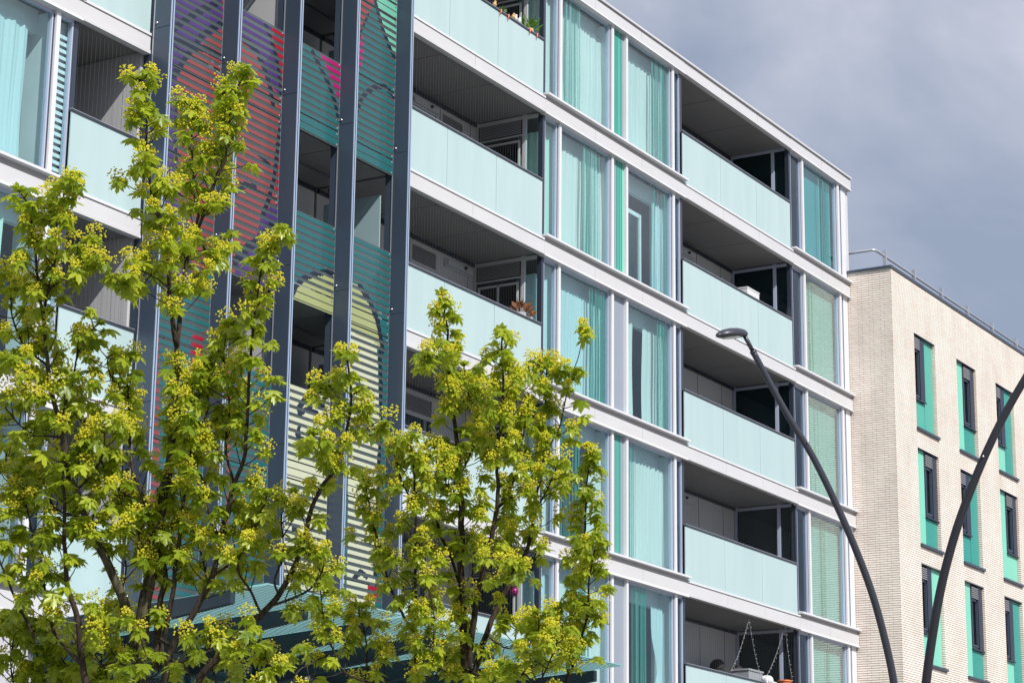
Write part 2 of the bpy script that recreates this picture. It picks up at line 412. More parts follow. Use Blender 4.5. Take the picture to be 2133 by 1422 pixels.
SPANDREL = ['green', 'green', 'grey', 'green', 'grey']
PSTR = {  # storey: stripe clusters for (left pane, right pane): (lo, hi, sparsity)
    0: [((.12, .42, 1.0),), ((.60, .97, .8),)],
    1: [((.50, .84, .9),), ((.55, .98, 1.5),)],
    2: [((.62, .98, .9),), ((.70, .99, .8),)],
    3: [((.04, .45, 1.2),), ((.02, .22, .7),)],
    4: [((.30, .62, 1.4),), ((.14, .42, .7),)]}
def window_bay(X0, seed):
    for s in range(5):
        zb, zt = F(s+1)+.425, F(s)-(.02 if s == 0 else 0)+.004
        lf = X0 < -5 and s != 3
        pr = [(), ()] if lf else [strip_cluster(X0-5.28, X0-3.22, seed+s, *PSTR[s][0][0]), strip_cluster(X0-2.52, X0-.51, seed+s+20, *PSTR[s][1][0])]
        window(X0-5.87, X0-5.375, zb, zt, 'pane', [(X0-5.84, X0-5.82, False)] if s % 2 else ())
        window(X0-5.275, X0-3.225, zb, zt, 'pane', pr[0])
        window(X0-2.525, X0-.505, zb, zt, 'pane', pr[1])
        window(X0-.415, X0-.08, zb, zt, 'pane' if X0 < -5 else 'narrow')
        for xc in (-5.325, -3.18, -2.57, -.46):
            MB().box(X0+xc-.043, X0+xc+.040, -.07, .06, zb, zt).build('mullion', MAT['alu2'], B)
        for xp in ((X0-5.955, X0-5.872), (X0-.078, X0)):
            MB().box(xp[0], xp[1], -.03, .07, zb, zt).build('corner_post', MAT['post'], B)
        rv = MB(); rv.box(X0-3.21, X0-2.54, .07, .50, zb, zt-.0); rv.box(X0-.49, X0-.43, .07, .5, zb, zt)
        rv.box(X0-5.28, X0-3.215, .30, .40, zt-.30, zt+.06); rv.box(X0-2.535, X0-.495, .30, .40, zt-.30, zt+.06)
        rv.build('window_reveal', MAT['room2'], B)
        sp = MB(); xa, xb = X0-3.133, X0-2.617
        if SPANDREL[s] == 'green':
            sp.box(xa, xb, .0, .05, zb, zt)
            o = sp.build('spandrel_panel', MAT['mint'], B)
            q = MB(); x = xa+.03; rr = random.Random(seed+s*3)
            while x < xb-.06:
                wd = rr.choice([.03, .05, .07]); q.box(x, min(x+wd, xb-.01), -.006, -.002, zb, zt, rr.choice([0, 0, 1])); x += wd+rr.choice([.012, .02, .03])
            q.build('green_band', [MAT['deepgreen'], MAT['greypanel']], o)
        else:
            sp.box(xa, xb, .0, .05, zb, zt).build('spandrel_panel', MAT['greypanel'], B)
window_bay(0.0, 100)
window_bay(-19.17, 300)
# right bay
for s in range(5):
    zb, zt = F(s+1)+.425, F(s)-(.02 if s == 0 else 0)+.004
    MB().box(5.615, 5.70, -.03, .07, zb, zt).build('corner_post', MAT['post'], B)
    window(5.705, 6.285, zb, zt, 'narrow')
    MB().box(6.287, 6.377, -.075, .06, zb, zt).build('mullion', MAT['alu2'], B)
    rr = random.Random(500+s); a0 = 8.0-1.6*[.12, .74, .8, .55, .45][s]
    st = [(x, x+rr.choice([.015, .03, .05]), rr.random() < .3) for x in (a0+k*.075 for k in range(5))] if s else [(7.72, 7.80, True), (7.86, 7.90, True), (7.95, 8.02, True), (8.08, 8.11, False), (7.45, 7.49, False)]
    window(6.379, 8.42, zb, zt, 'pane' if s == 0 else 'brickpane', st if s == 0 else ())
    MB().box(8.425, 8.525, -.075, .06, zb, zt).build('mullion', MAT['alu2'], B)
    window(8.53, 8.70, zb, zt, 'narrow', fr=.015)
    MB().box(8.705, 8.98, -.04, .05, zb, zt).build('corner_panel', MAT['alu2'], B)

# ---- side glazing of the bays facing the balconies
def side_glazing(X, s, dark):
    zb, zt = F(s+1)+.335, F(s)+.07
    f = MB(); t = .05
    f.box(X-t/2, X+t/2, .345, .425, zb, zt); f.box(X-t/2, X+t/2, 1.43, 1.5, zb, zt)
    f.box(X-t/2, X+t/2, .07, .345, zt-.09, zt-.02); f.box(X-t/2, X+t/2, .425, 1.43, zt-.09, zt-.02)
    f.box(X-t/2, X+t/2, .07, .345, zb, zb+.06); f.box(X-t/2, X+t/2, .425, 1.43, zb, zb+.06)
    o = f.build('side_window', MAT['bwall' if not dark else 'frame'], B)
    gm = 'darkglass' if dark else 'pane'
    MB().box(X-.008, X+.008, .075, .343, zb+.06, zt-.09).build('pane', MAT[gm], o)
    if dark:
        MB().box(X-.008, X+.008, .427, 1.428, zb+.06, zt-.09).build('pane', MAT[gm], o)
        # backing wall of the room, dark
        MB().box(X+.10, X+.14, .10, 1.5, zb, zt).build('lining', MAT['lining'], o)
    else:
        MB().box(X-.02, X+.02, .427, 1.428, zt-.42, zt-.39).build('transom', MAT['bwall'], o)
        v = MB()
        for k in range(8): v.box(X-.026, X-.008, .46, 1.40, zt-.36+k*.034, zt-.343+k*.034)
        v.build('vent', MAT['vent'], o)
        MB().box(X-.006, X+.002, .43, 1.425, zt-.388, zt-.09).build('vent_back', MAT['ventdark'], o)
        MB().box(X-.008, X+.008, .427, 1.428, zb+.06, zt-.42).build('pane', MAT['darkglass'], o)
        fr = MB(); ys = [.50, .93, 1.36] if s == 2 else [.50, 1.36]
        for yy in ys: fr.box(X-.03, X-.01, yy-.02, yy+.02, zb+.3, zt-.5)
        fr.box(X-.03, X-.01, .52, 1.34, zt-.54, zt-.5)
        fr.build('casement', MAT['bwall'], o)
    return o
for s in range(5):
    side_glazing(-5.93, s, False); side_glazing(5.64, s, True)
    MB().box(-.06, -.03, .07, 1.5, F(s+1)+.335, F(s)+.07).build('side_panel', MAT['shop'], B)
    MB().box(-19.23, -19.2, .07, 1.5, F(s+1)+.335, F(s)+.07).build('side_panel', MAT['shop'], B)

# ---- balconies
def balcony(x0, x1, s, rx0, rx1, items, rail=True, net=False, joints=3):
    zf, zc = F(s+1)+.335, F(s)+.08-(.03 if s == 0 else 0)
    o = MB().box(x0, x1, 1.5, 1.56, zf, zc).build('balcony', MAT['bwall'], B)
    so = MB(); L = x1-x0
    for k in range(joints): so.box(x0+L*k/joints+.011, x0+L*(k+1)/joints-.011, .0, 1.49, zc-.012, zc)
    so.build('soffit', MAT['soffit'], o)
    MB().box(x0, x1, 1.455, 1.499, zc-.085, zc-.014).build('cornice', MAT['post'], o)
    jn = MB()
    for k in range(1, int(L/1.25)+1):
        jn.box(x0+k*1.25-.004, x0+k*1.25, 1.492, 1.499, zf, zc-.09)
    if jn.v: jn.build('panel_joint', MAT['ventdark'], o)
    if rail:
        np_ = max(1, round((rx1-rx0)/1.87)); W = (rx1-rx0)/np_
        for k in range(np_):
            MB().box(rx0+W*k+.006, rx0+W*(k+1)-.006, -.095, -.077, F(s+1)+.346, F(s+1)+1.462).build('balustrade', MAT['frosted'], o)
        h = MB(); h.box(rx0, rx1, -.112, -.058, F(s+1)+1.462, F(s+1)+1.498); h.build('handrail', MAT['rail'], o)
        MB().box(rx0, rx1, -.108, -.062, F(s+1)+1.498, F(s+1)+1.508).build('rail_cap', MAT['galv'], o)
    for kind, xa, xb in items:
        if kind == 'door':
            d = MB(); zt = zc-.13
            d.box(xa, xb, 1.47, 1.499, zt-.06, zt); d.box(xa, xa+.06, 1.47, 1.499, zf, zt-.06); d.box(xb-.06, xb, 1.47, 1.499, zf, zt-.06)
            d.box(xa+.06, xb-.06, 1.47, 1.499, zt-.44, zt-.36)
            dd = d.build('door', MAT['bwall'], o)
            v = MB()
            for k in range(7): v.box(xa+.07, xb-.07, 1.472, 1.49, zt-.345+k*.041, zt-.322+k*.041)
            v.build('vent', MAT['vent'], o)
            MB().box(xa+.06, xb-.06, 1.493, 1.498, zt-.36, zt-.06).build('vent_back', MAT['ventdark'], o)
            MB().box(xa+.06, xb-.06, 1.48, 1.496, zf+.05, zt-.44).build('door_glass', MAT['shop'], o)
            sl = MB(); sl.box(xb-.32, xb-.25, 1.462, 1.479, zf+.05, zt-.44); sl.build('door_stile', MAT['vent'], o)
        elif kind == 'light':
            l = MB(); l.box(xa, xb, 1.40, 1.499, zc-.30, zc-.20); l.box(xa-.03, xb+.03, 1.46, 1.499, zc-.33, zc-.17)
            lo = l.build('wall_light', MAT['light'], o)
            MB().ball((xa*.35+xb*.65, 1.375, zc-.235), .035).build('sensor', MAT['ventdark'], o, True)
    if net:
        nm = MB(); x = max(rx0, x0)+.03
        while x < rx1-.02:
            nm.box(x, x+.0016, -.03, -.028, F(s+1)+1.45, zc-.02); x += .09
        nm.build('bird_net', MAT['net'], o)
    return o
RIT = [[], [('door', .95, 1.75), ('light', 2.55, 3.5)], [('light', .55, 1.45), ('door', 1.75, 2.75)], [('door', .75, 1.65), ('light', 2.3, 3.3)], [('light', .3, 1.2), ('door', 1.85, 2.8)]]
LIT = [[('light', -8.3, -7.4)], [('light', -8.25, -7.4), ('door', -7.25, -6.4)], [('door', -8.2, -7.25), ('light', -6.98, -6.1)], [('door', -8.3, -7.3)], [('door', -8.4, -7.4)]]
for s in range(5):
    balcony(.02, 5.6, s, -.1, 5.5, RIT[s], net=(s >= 3))
    balcony(-11.14, -5.96, s, -11.14, -6.06, LIT[s], net=True)
    balcony(-19.17, -17.72, s, -19.29, -17.69, [('light', -18.9, -18.2)] if s in (2, 3) else [], net=True, joints=1)
    # recess behind the fins
    balcony(-17.6, -14.43, s, 0, 0, [('door', -17.2, -16.2)], rail=False, joints=2)
    balcony(-14.33, -11.22, s, 0, 0, [('door', -13.9, -12.9)], rail=False, joints=2)
    zf, zc = F(s+1)+.335, F(s)+.08
    for x in (-17.7, -14.42): MB().box(x, x+.08, .05, 1.5, zf, zc).build('partition', MAT['bwall'], B)
    MB().box(-11.21, -11.185, .12, 1.3, zf+.05, zc-.35).build('privacy_screen', MAT['privacy'], B)
    # pipe bracket under the soffit
    pb = MB(); pb.tube([(-14.2, .75, zc-.10), (-11.3, .75, zc-.10)], .018, 6); pb.box(-11.75, -11.68, .72, .78, zc-.3, zc-.012); pb.box(-11.79, -11.64, .70, .80, zc-.36, zc-.3)
    pb.build('drain_pipe', MAT['post'], B)

# ---- fins
FX = [-17.66, -16.04, -14.46, -12.87, -11.24]
for i, x in enumerate(FX):
    f = MB(); z0 = 5.95; cuts = [z0]+[F(n)+.42 for n in range(5, -1, -1) if F(n)+.42 > z0+.2]+[21.2]
    for a, b in zip(cuts[:-1], cuts[1:]): f.box(x, x+.075, -.445, .0, a+.004, b-.004)
    fo = f.build('fin', MAT['fin'], B)
    e = MB(); e.box(x+.002, x+.022, -.46, -.446, z0, 21.2); e.box(x+.053, x+.074, -.46, -.446, z0, 21.2); e.build('edge_trim', MAT['finedge'], fo)
    MB().box(x+.024, x+.051, -.449, -.446, z0, 21.2).build('edge_groove', MAT['groove'], fo)
    for a in cuts[1:-1]:
        MB().ball((x-.004, -.20, a+.085), .02, 8, 6).build('bolt', MAT['chrome'], fo, True)
    c = MB(); rr = random.Random(i)
    c.box(x-.012, x-.001, -.150, -.135, z0+.1, 21.1)
    c.build('bracket', MAT['galv'], fo)

# ---- coloured striped screens between the fins
PUR, CORAL, RED, MAG, TEAL, MINTC, LIME, CREAM, NAVY, GREY = range(10)
FILM = [film('purple_film', (.060, .028, .145)), film('coral_film', (.235, .050, .053)), film('red_film', (.30, .010, .026)), film('magenta_film', (.33, .008, .12)),
        film('teal_film', (.016, .115, .125)), film('mint_film', (.14, .42, .31)), film('lime_film', (.31, .345, .15)), film('cream_film', (.50, .52, .37)), film('navy_film', (.012, .018, .035)), film('grey_film', (.16, .19, .20))]
def PY(*pts): return [(lambda q: (q.x, q.z))(on_y(u, v, -.15)) for u, v in pts]
POLY = [  # painted in order, later wins
 (PUR, PY((355,-160),(462,-160),(462,58),(425,83),(400,112),(372,142),(355,155))),
 (PUR, PY((495,-160),(560,-160),(578,120),(584,205),(560,172),(530,112),(495,78))),
 (RED, PY((556,-160),(605,-160),(605,590),(578,590),(572,400),(586,250),(580,170),(566,90))),
 (PUR, PY((545,440),(590,420),(592,640),(488,640),(488,545),(530,500))),
 (PUR, PY((340,160),(368,160),(366,420),(392,470),(400,560),(372,640),(330,640))),
 (TEAL, PY((330,600),(470,560),(470,1300),(330,1300))),
 (TEAL, PY((484,640),(600,620),(600,1300),(470,1300))),
 (RED, PY((396,700),(424,690),(422,850),(396,850))),
 (RED, PY((552,1080),(600,1080),(600,1250),(552,1250))),
 (MAG, PY((662,104),(715,130),(715,245),(702,205),(685,158))),
 (LIME, PY((606,618),(616,594),(634,578),(660,569),(700,566),(716,570),(716,670),(606,660))),
 (CORAL, PY((742,-160),(772,-160),(780,4),(766,32),(752,62),(742,90))),
 (MAG, PY((742,90),(753,66),(756,110),(752,140),(742,150))),
 (MINTC, PY((772,-160),(830,-160),(830,138),(812,104),(795,60),(781,5))),
 (LIME, PY((728,586),(748,596),(770,630),(786,672),(795,724),(728,706))),
 (CREAM, PY((595,735),(716,735),(716,1300),(590,1300))),
 (CREAM, PY((728,690),(784,716),(788,850),(786,1000),(778,1300),(720,1300))),
 (RED, PY((764,1215),(786,1215),(786,1245),(764,1245))),
]
LINE = [  # dark outline curves: (points, half width in metres)
 (PY((361,60),(378,48),(396,36),(420,20),(450,8)), .055), (PY((361,86),(395,95),(430,104),(462,122)), .06), (PY((372,142),(385,122),(404,96),(418,76),(440,60),(462,48)), .05),
 (PY((372,142),(366,150),(361,156)), .06), (PY((495,78),(520,92),(535,112),(552,150),(562,185),(567,216)), .055), (PY((548,40),(560,75),(572,110),(580,150),(584,200)), .045),
 (PY((586,240),(578,300),(570,370),(560,410),(545,450)), .05), (PY((490,300),(512,308),(535,320),(560,345)), .035), (PY((490,400),(510,385),(530,392)), .05), (PY((488,545),(515,515),(545,495),(565,470)), .07),
 (PY((368,180),(364,260),(366,380),(380,440),(398,500)), .04), (PY((650,110),(668,145),(684,178),(697,215),(704,250)), .05),
 (PY((606,618),(616,594),(634,578),(660,569),(700,566)), .05), (PY((781,5),(795,60),(812,104),(830,138)), .05), (PY((766,32),(752,62),(744,92)), .03),
 (PY((743,230),(752,205),(766,190),(784,180),(800,182),(815,196),(825,215)), .05), (PY((748,596),(770,630),(786,672),(796,730)), .06),
 (PY((790,730),(792,800),(791,900),(786,1000),(780,1200)), .05), (PY((620,850),(634,832),(656,830),(672,846),(678,870)), .055), (PY((622,862),(640,850),(660,862)), .045),
 (PY((740,890),(752,878),(764,888),(770,905),(758,912)), .05), (PY((690,850),(692,900),(688,960)), .035), (PY((622,890),(616,905),(630,915)), .04),
 (PY((610,1100),(640,1130),(665,1160)), .05), (PY((735,1205),(750,1190),(762,1200)), .05),
]
def inpoly(p, poly):
    x, y = p; c = False; j = len(poly)-1
    for i in range(len(poly)):
        xi, yi = poly[i]; xj, yj = poly[j]
        if (yi > y) != (yj > y) and x < (xj-xi)*(y-yi)/(yj-yi)+xi: c = not c
        j = i
    return c
def segd(p, a, b):
    ax, ay = a; bx, by = b; px, py = p; dx, dy = bx-ax, by-ay; L = dx*dx+dy*dy
    t = max(0, min(1, ((px-ax)*dx+(py-ay)*dy)/L)) if L else 0
    return math.hypot(px-ax-t*dx, py-ay-t*dy)
def mural(bay, x, z):
    for pts, hw in LINE:
        for a, b in zip(pts[:-1], pts[1:]):
            if segd((x, z), a, b) < hw: return NAVY
    c = CORAL if bay < 2 else TEAL
    for k, poly in POLY:
        if inpoly((x, z), poly): c = k
    return c
PER = .1235
def screen(bay, z0, z1, density=.5):
    x0, x1 = FX[bay]+.082, FX[bay+1]-.022
    cl = MB().box(x0, x1, -.16, -.146, z0, z1)
    for xx in (x0+.05, x1-.05):
        for zz in (z0+.03, z1-.06): cl.box(xx-.015, xx+.015, -.172, -.1645, zz, zz+.03, 1)
    o = cl.build('screen_panel', [MAT['screen'], MAT['galv']], B)
    m = MB(); k0 = int(math.floor(z0/PER)); nsub = 3; dx = .022
    for k in range(k0, int(z1/PER)+2):
        za, zb = k*PER, k*PER+PER*density
        za, zb = max(za, z0+.004), min(zb, z1-.004)
        if zb-za < .012: continue
        for q in range(nsub):
            a, b = za+(zb-za)*q/nsub, za+(zb-za)*(q+1)/nsub; zc = (a+b)/2
            run, rc = None, None; x = x0
            while x < x1-1e-6:
                xe = min(x+dx, x1); c = mural(bay, (x+xe)/2, zc)
                if c != rc:
                    if rc is not None: m.quad((run, -.1635, a), (x, -.1635, a), (x, -.1635, b), (run, -.1635, b), rc)
                    run, rc = x, c
                x = xe
            m.quad((run, -.1635, a), (x1, -.1635, a), (x1, -.1635, b), (run, -.1635, b), rc)
    m.build('colour_stripe', FILM, o)
FULL = {0: (0, 1, 2, 3, 4), 1: (0, 2, 4), 2: (4,), 3: (0, 1, 3, 4)}
for bay in range(4):
    for s in range(5):
        zb = F(s+1)
        dn = (.47, .47, .55, .52)[bay]
        screen(bay, zb+.01, zb+.285, dn if bay < 2 else .86)
        screen(bay, zb+.30, zb+1.50, dn)
        if s in FULL[bay]: screen(bay, zb+1.515, zb+2.845, dn)

# ---- canopy
can = MB()
ZI, ZO, YO, YI = 5.80, 6.06, -3.92, -.20
gz = lambda y: ZI+(ZO-ZI)*(y-YI)/(YO-YI)
BX = [-19.42+1.58*k for k in range(7)]
for x in (BX[0], BX[-1]): can.hexa([(x-.04, YI, gz(YI)-.42), (x+.04, YI, gz(YI)-.42), (x+.04, YI+.1, gz(YI)-.42), (x-.04, YI+.1, gz(YI)-.42)], [(x-.04, YI, gz(YI)), (x+.04, YI, gz(YI)), (x+.04, YI+.1, gz(YI)), (x-.04, YI+.1, gz(YI))])
cano = can.build('canopy', MAT['steel'], B)
for x in BX:
    b = MB()
    y0, y1 = YO+.52, YI
    b.hexa([(x-.05, y0, gz(y0)-.19), (x+.05, y0, gz(y0)-.19), (x+.05, y1, gz(y1)-.40), (x-.05, y1, gz(y1)-.40)], [(x-.05, y0, gz(y0)-.02), (x+.05, y0, gz(y0)-.02), (x+.05, y1, gz(y1)-.02), (x-.05, y1, gz(y1)-.02)])
    b.build('beam', MAT['steel'], cano)
for xa, xb in zip(BX[:-1], BX[1:]):
    gp = MB(); gp.hexa([(xa+.01, YO, gz(YO)-.012), (xb-.01, YO, gz(YO)-.012), (xb-.01, YI, gz(YI)-.012), (xa+.01, YI, gz(YI)-.012)], [(xa+.01, YO, gz(YO)), (xb-.01, YO, gz(YO)), (xb-.01, YI, gz(YI)), (xa+.01, YI, gz(YI))])
    go_ = gp.build('glass_panel', MAT['canglass'], cano)
    fr = MB(); y = YO+.02
    while y < YI-.05:
        fr.quad((xa+.055, y, gz(y)-.0135), (xb-.055, y, gz(y)-.0135), (xb-.055, y+.04, gz(y+.04)-.0135), (xa+.055, y+.04, gz(y+.04)-.0135)); y += .066
    fr.build('printed_line', MAT['privacy'], go_)
for u, v in ((186, 1338), (350, 1372), (491, 1398), (640, 1400)):
    p = on_y(u, v, -.35); l = MB(); l.tube([p+Vector((0, 0, .11)), p+Vector((0, 0, -.11))], .055, 12); l.tube([p+Vector((0, 0, .02)), (p.x, -.05, p.z+.02)], .02, 6)
    l.build('spotlight', MAT['chrome'], cano, True)
# ground floor
g = MB(); g.box(-19.3, 8.9, .25, .35, 0, 5.9); go2 = g.build('ground_floor_wall', MAT['shop'], B)
refl = MB()
for k in range(4): refl.box(-19.25, 8.8, .21, .249, 4.2+k*.36, 4.48+k*.36)
refl.build('reflection_band', MAT['shop'], go2)  # raised bands standing in for the striped reflections on the dark wall
c = MB(); xs = [-25.2, -23.6, -22.0, -20.6, -19.32]
for a, b in zip(xs[:-1], xs[1:]):
    for za, zb in ((0.0, 1.6), (1.62, 3.2), (3.22, 4.55), (4.57, 5.855)): c.box(a, b-.02, -.06, .0, za, zb)
c.build('cladding_panel', MAT['clad'], B)
MB().box(-25.2, -19.34, .001, .1, 0, 5.85).build('cladding_backing', MAT['ventdark'], B)
MB().box(-19.62, -19.36, -.10, -.061, 3.7, 4.62).build('green_light_box', MAT['midgreen'], B)

# ------------------------------------------------------------------ curtains and blinds (things of their own)
def zz(s): return F(s+1)+.36, F(s)-.02
CT = [
 (0, -5.22, -3.16, 'curtain', 'full width pale curtain in the wide left window, {}', 0), (0, -2.12, -.52, 'curtain', 'pale curtain beside a dark gap in the wide right window, {}', 0),
 (1, -5.22, -3.16, 'curtain', 'pale curtain with two dark slits in the wide left window, {}', 0), (1, -.98, -.5, 'curtain_b', 'narrow sheer curtain right of the open casement, {}', 0),
 (2, -5.22, -3.16, 'curtain_b', 'closely pleated pale blue curtain in the wide left window, {}', 0), (2, -2.46, -1.86, 'curtain', 'left half of a parted pale curtain, {}', 0), (2, -1.42, -.5, 'curtain', 'right half of a parted pale curtain, {}', 0),
 (3, -3.75, -3.16, 'curtain', 'bunched curtain at the right edge of a bare window, {}', 0), (3, -2.25, -.52, 'curtain', 'lace curtain dotted with small spots, {}', 0),
 (4, -5.22, -3.16, 'curtain', 'pale curtain in the wide left window behind the tree, {}', 0), (4, -2.46, -2.05, 'curtain_b', 'blue curtain tied at the left edge, {}', .5), (4, -1.1, -.6, 'curtain_b', 'blue curtain tied at the right edge, {}', -.6),
]
for k, (s, a, b, mt, lb, gt) in enumerate(CT):
    zb, zt = zz(s)
    if s == 1 and k == 2:
        c = curtain(a, -4.9, zb, zt-.26, .20, mt, 'left strip of the slit pale curtain, '+STOREY[s], 11); c2 = curtain(-4.86, b, zb, zt-.26, .20, mt, lb.format(STOREY[s]), 12); continue
    curtain(a, b, zb, zt-.26, .20, mt, lb.format(STOREY[s]), k+3, gather=gt, per=.11 if s == 2 and a < -4 else .17, amp=.03 if s == 2 else .045)
def corner_curtain(s, mt, label, seed):
    zb, zt = zz(s); m = MB(); rr = random.Random(seed); path = []
    P = [Vector((-5.25, .17)), Vector((-5.74, .17)), Vector((-5.79, .21)), Vector((-5.79, .62))]
    for a, b in zip(P[:-1], P[1:]):
        k = max(2, int((b-a).length/.02)); path += [a.lerp(b, q/k) for q in range(k)]
    path.append(P[-1]); n = len(path); nz = 6; ph = rr.random()*6
    for jz in range(nz+1):
        z = zb+(zt-.24-zb)*jz/nz
        for q in range(n):
            t = (path[min(q+1, n-1)]-path[max(q-1, 0)]).normalized(); f = .028*(1-.5*jz/nz)*math.sin(q*.95+ph+.4*math.sin(q*.3))
            m.v.append((path[q].x-t.y*f, path[q].y+t.x*f, z))
    for jz in range(nz):
        for q in range(n-1): a = jz*n+q; m.f.append((a, a+1, a+n+1, a+n)); m.mi.append(0)
    tag(m.build('curtain', MAT[mt], None, True), label, 'curtain', 'curtains behind the windows of the glass block')
for s in range(5):
    corner_curtain(s, ['curtain', 'curtain_g', 'curtain_b', 'curtain', 'curtain_b'][s], 'curtain wrapping the glazed corner left of the wide windows, '+STOREY[s], 50+s)
for s in range(5):
    zb, zt = zz(s); m = MB()
    m.box(6.42, 8.38, .12, .125, zb, zt-.04); m.tube([(6.42, .122, zt-.03), (8.38, .122, zt-.03)], .03, 8)
    rb_ = tag(m.build('roller_blind', MAT['tealblind' if s == 0 else 'endblind']), ('plain teal roller blind in the end window by the brick house, ' if s == 0 else 'pale roller blind behind brick reflections in the end window, ')+STOREY[s], 'blind', 'roller blinds in the end windows')
    if s:
        q = MB(); xc = 8.25-1.75*[0, .78, .74, .52, .42][s]; rr = random.Random(s)
        for k in range(6):
            x = xc+rr.gauss(0, .16); wd = rr.uniform(.03, .10)
            if 6.45 < x < 8.25: q.box(x, x+wd, .112-.0012*k, .1125-.0012*k, zb, zt-.05)
        q.build('printed_stripe', MAT['softgreen'], rb_)
# left bay
for s, mt in ((2, 'curtain_b'), (3, 'curtain_g'), (4, 'curtain_b')):
    zb, zt = zz(s)
    curtain(-21.66, -19.95 if s == 2 else -20.2, zb, zt-.26, .20, mt, 'long pale curtain in the leftmost wide window, '+STOREY[s], 80+s, per=.22 if s == 2 else .15)
for s in (2, 3):
    zb, zt = zz(s); m = MB(); z = zb
    while z < zt-.28: m.hexa([(-19.57, .06, z), (-19.27, .06, z), (-19.27, .10, z+.012), (-19.57, .10, z+.012)], [(-19.57, .06, z+.052), (-19.27, .06, z+.052), (-19.27, .10, z+.062), (-19.57, .10, z+.062)]); z += .104
    m.box(-19.6, -19.2, .16, .17, zb, zt)
    tag(m.build('slatted_blind', MAT['white']), 'white slatted blind in the narrow pane by the leftmost balcony, '+STOREY[s], 'blind')
# open inner casement, second storey
zb, zt = zz(1)
m = MB(); xa, xb, z1 = -2.28, -1.18, zt-.62
for q in ((xa, xa+.09, zb, z1), (xb-.09, xb, zb, z1)): m.box(q[0], q[1], .34, .40, q[2], q[3])
m.box(xa+.09, xb-.09, .34, .40, z1-.09, z1)
cs = m.build('inner_casement', MAT['white'], B); MB().box(xa+.09, xb-.09, .365, .375, zb, z1-.09).build('pane', MAT['darkglass'], cs); MB().box(xa+.02, xa+.06, .31, .339, zb+.95, zb+1.1).build('handle', MAT['chrome'], cs)
MB().box(-2.4, -.7, .9, .96, zb, zt-.1).build('inner_wall', MAT['greypanel'], B)
# drying rack in the bare window, fourth storey
zb, zt = zz(3); m = MB()
for a, b in (((-5.1, .5, zb), (-4.6, .9, zb+.95)), ((-4.6, .5, zb), (-5.1, .9, zb+.95)), ((-4.95, .45, zb), (-4.75, .85, zb+1.0))): m.tube([a, b], .018, 6)
for k in range(4): m.tube([(-5.15, .5+k*.12, zb+.9), (-4.5, .5+k*.12, zb+.9)], .01, 5)
tag(m.build('drying_rack', MAT['white']), 'white folding rack standing inside the bare window, fourth storey from the top', 'drying rack')

# ------------------------------------------------------------------ things on the balconies
def leafball(m, c, n, r, size, rr, up=.5):
    for k in range(n):
        d = Vector((rr.uniform(-1, 1), rr.uniform(-1, 1), rr.uniform(-.2, 1))).normalized(); p = Vector(c)+d*r*rr.uniform(.3, 1)
        t = (d+Vector((0, 0, up))).normalized()*size; s_ = d.orthogonal().normalized()*size*.28
        m.quad(p, p+t*.5+s_, p+t, p+t*.5-s_)
def pot(name, u, v, y, r, h, mat, lab, plant=None, n=40, pr=.14, size=.12, ground=None):
    p = on_y(u, v, y); t = empty(name, lab, 'plant'); z0 = ground if ground is not None else p.z-h
    m = MB(); m.tube([(p.x, y, z0), (p.x, y, p.z)], [r*.8, r], 12); m.build('pot', MAT[mat], t, True)
    if plant:
        m = MB(); leafball(m, (p.x, y, p.z+.03), n, pr, size, random.Random(int(u))); m.build('foliage', MAT[plant], t)
rt = F(1)+1.508
pot('potted_plant', 1102, 62, .10, .10, .2, 'tan', 'green leafy plant behind the handrail of the topmost left balcony', 'plant', 60, .17, .16, ground=F(1)+.336)
pot('potted_plant', 1045, 34, .10, .07, .2, 'tan', 'small sprouting plant behind the upper left handrail, beside the tan ornament', 'plant', 24, .09, .12, ground=F(1)+.336)
for k, (u, mt, lb) in enumerate(((1030, 'tan', 'tan rounded ornament on the topmost left handrail'), (1069.5, 'tan', 'small tan ornament beside white stones on the handrail'), (1074, 'white', 'left white stone on the topmost left handrail'), (1082, 'white', 'right white stone on the topmost left handrail'))):
    p = on_y(u, 30, -.085); m = MB(); m.ball((p.x, -.085, rt+.045), .05, 8, 6, 0, (1, .8, 1)); m.ball((p.x+.02, -.085, rt+.105), .028, 6, 5)
    tag(m.build('ornament', MAT[mt], None, True), lb, 'ornament', 'ornaments on the handrail')
for u, lb in ((1041, 'leftmost coral clip on the topmost left handrail'), (1057, 'second coral clip from the left on the topmost left handrail'), (1102, 'coral clip below the leafy plant on the handrail'), (1117, 'rightmost coral clip near the glass corner on the handrail')):
    p = on_y(u, 30, -.085); m = MB(); m.tube([(p.x-.03, -.125, rt-.10), (p.x-.01, -.122, rt+.005), (p.x+.02, -.085, rt+.012), (p.x+.03, -.04, rt-.02)], .014, 6)
    tag(m.build('clip', MAT['coral'], None, True), lb, 'clip', 'coral clips on the handrail')
pot('dry_plant', 1083, 652, .08, .12, .2, 'grey', 'dried orange brown plant behind the third left balustrade', 'dry', 34, .16, .16, ground=F(3)+.336)
pot('dry_plant', 1101, 662, .08, .10, .2, 'grey', 'low withered plant right of the taller dried plant', 'dry', 26, .12, .12, ground=F(3)+.336)
p = on_y(1115, 900, .2); m = MB(); m.hexa([(p.x-.05, .15, F(4)+.336), (p.x+.05, .15, F(4)+.336), (p.x+.05, .19, F(4)+.336), (p.x-.05, .19, F(4)+.336)], [(p.x-.05, .3, F(4)+2.5), (p.x+.05, .3, F(4)+2.5), (p.x+.05, .34, F(4)+2.5), (p.x-.05, .34, F(4)+2.5)])
tag(m.build('wooden_plank', MAT['wood']), 'pale pine plank leaning by the glass corner behind the right tree', 'plank')
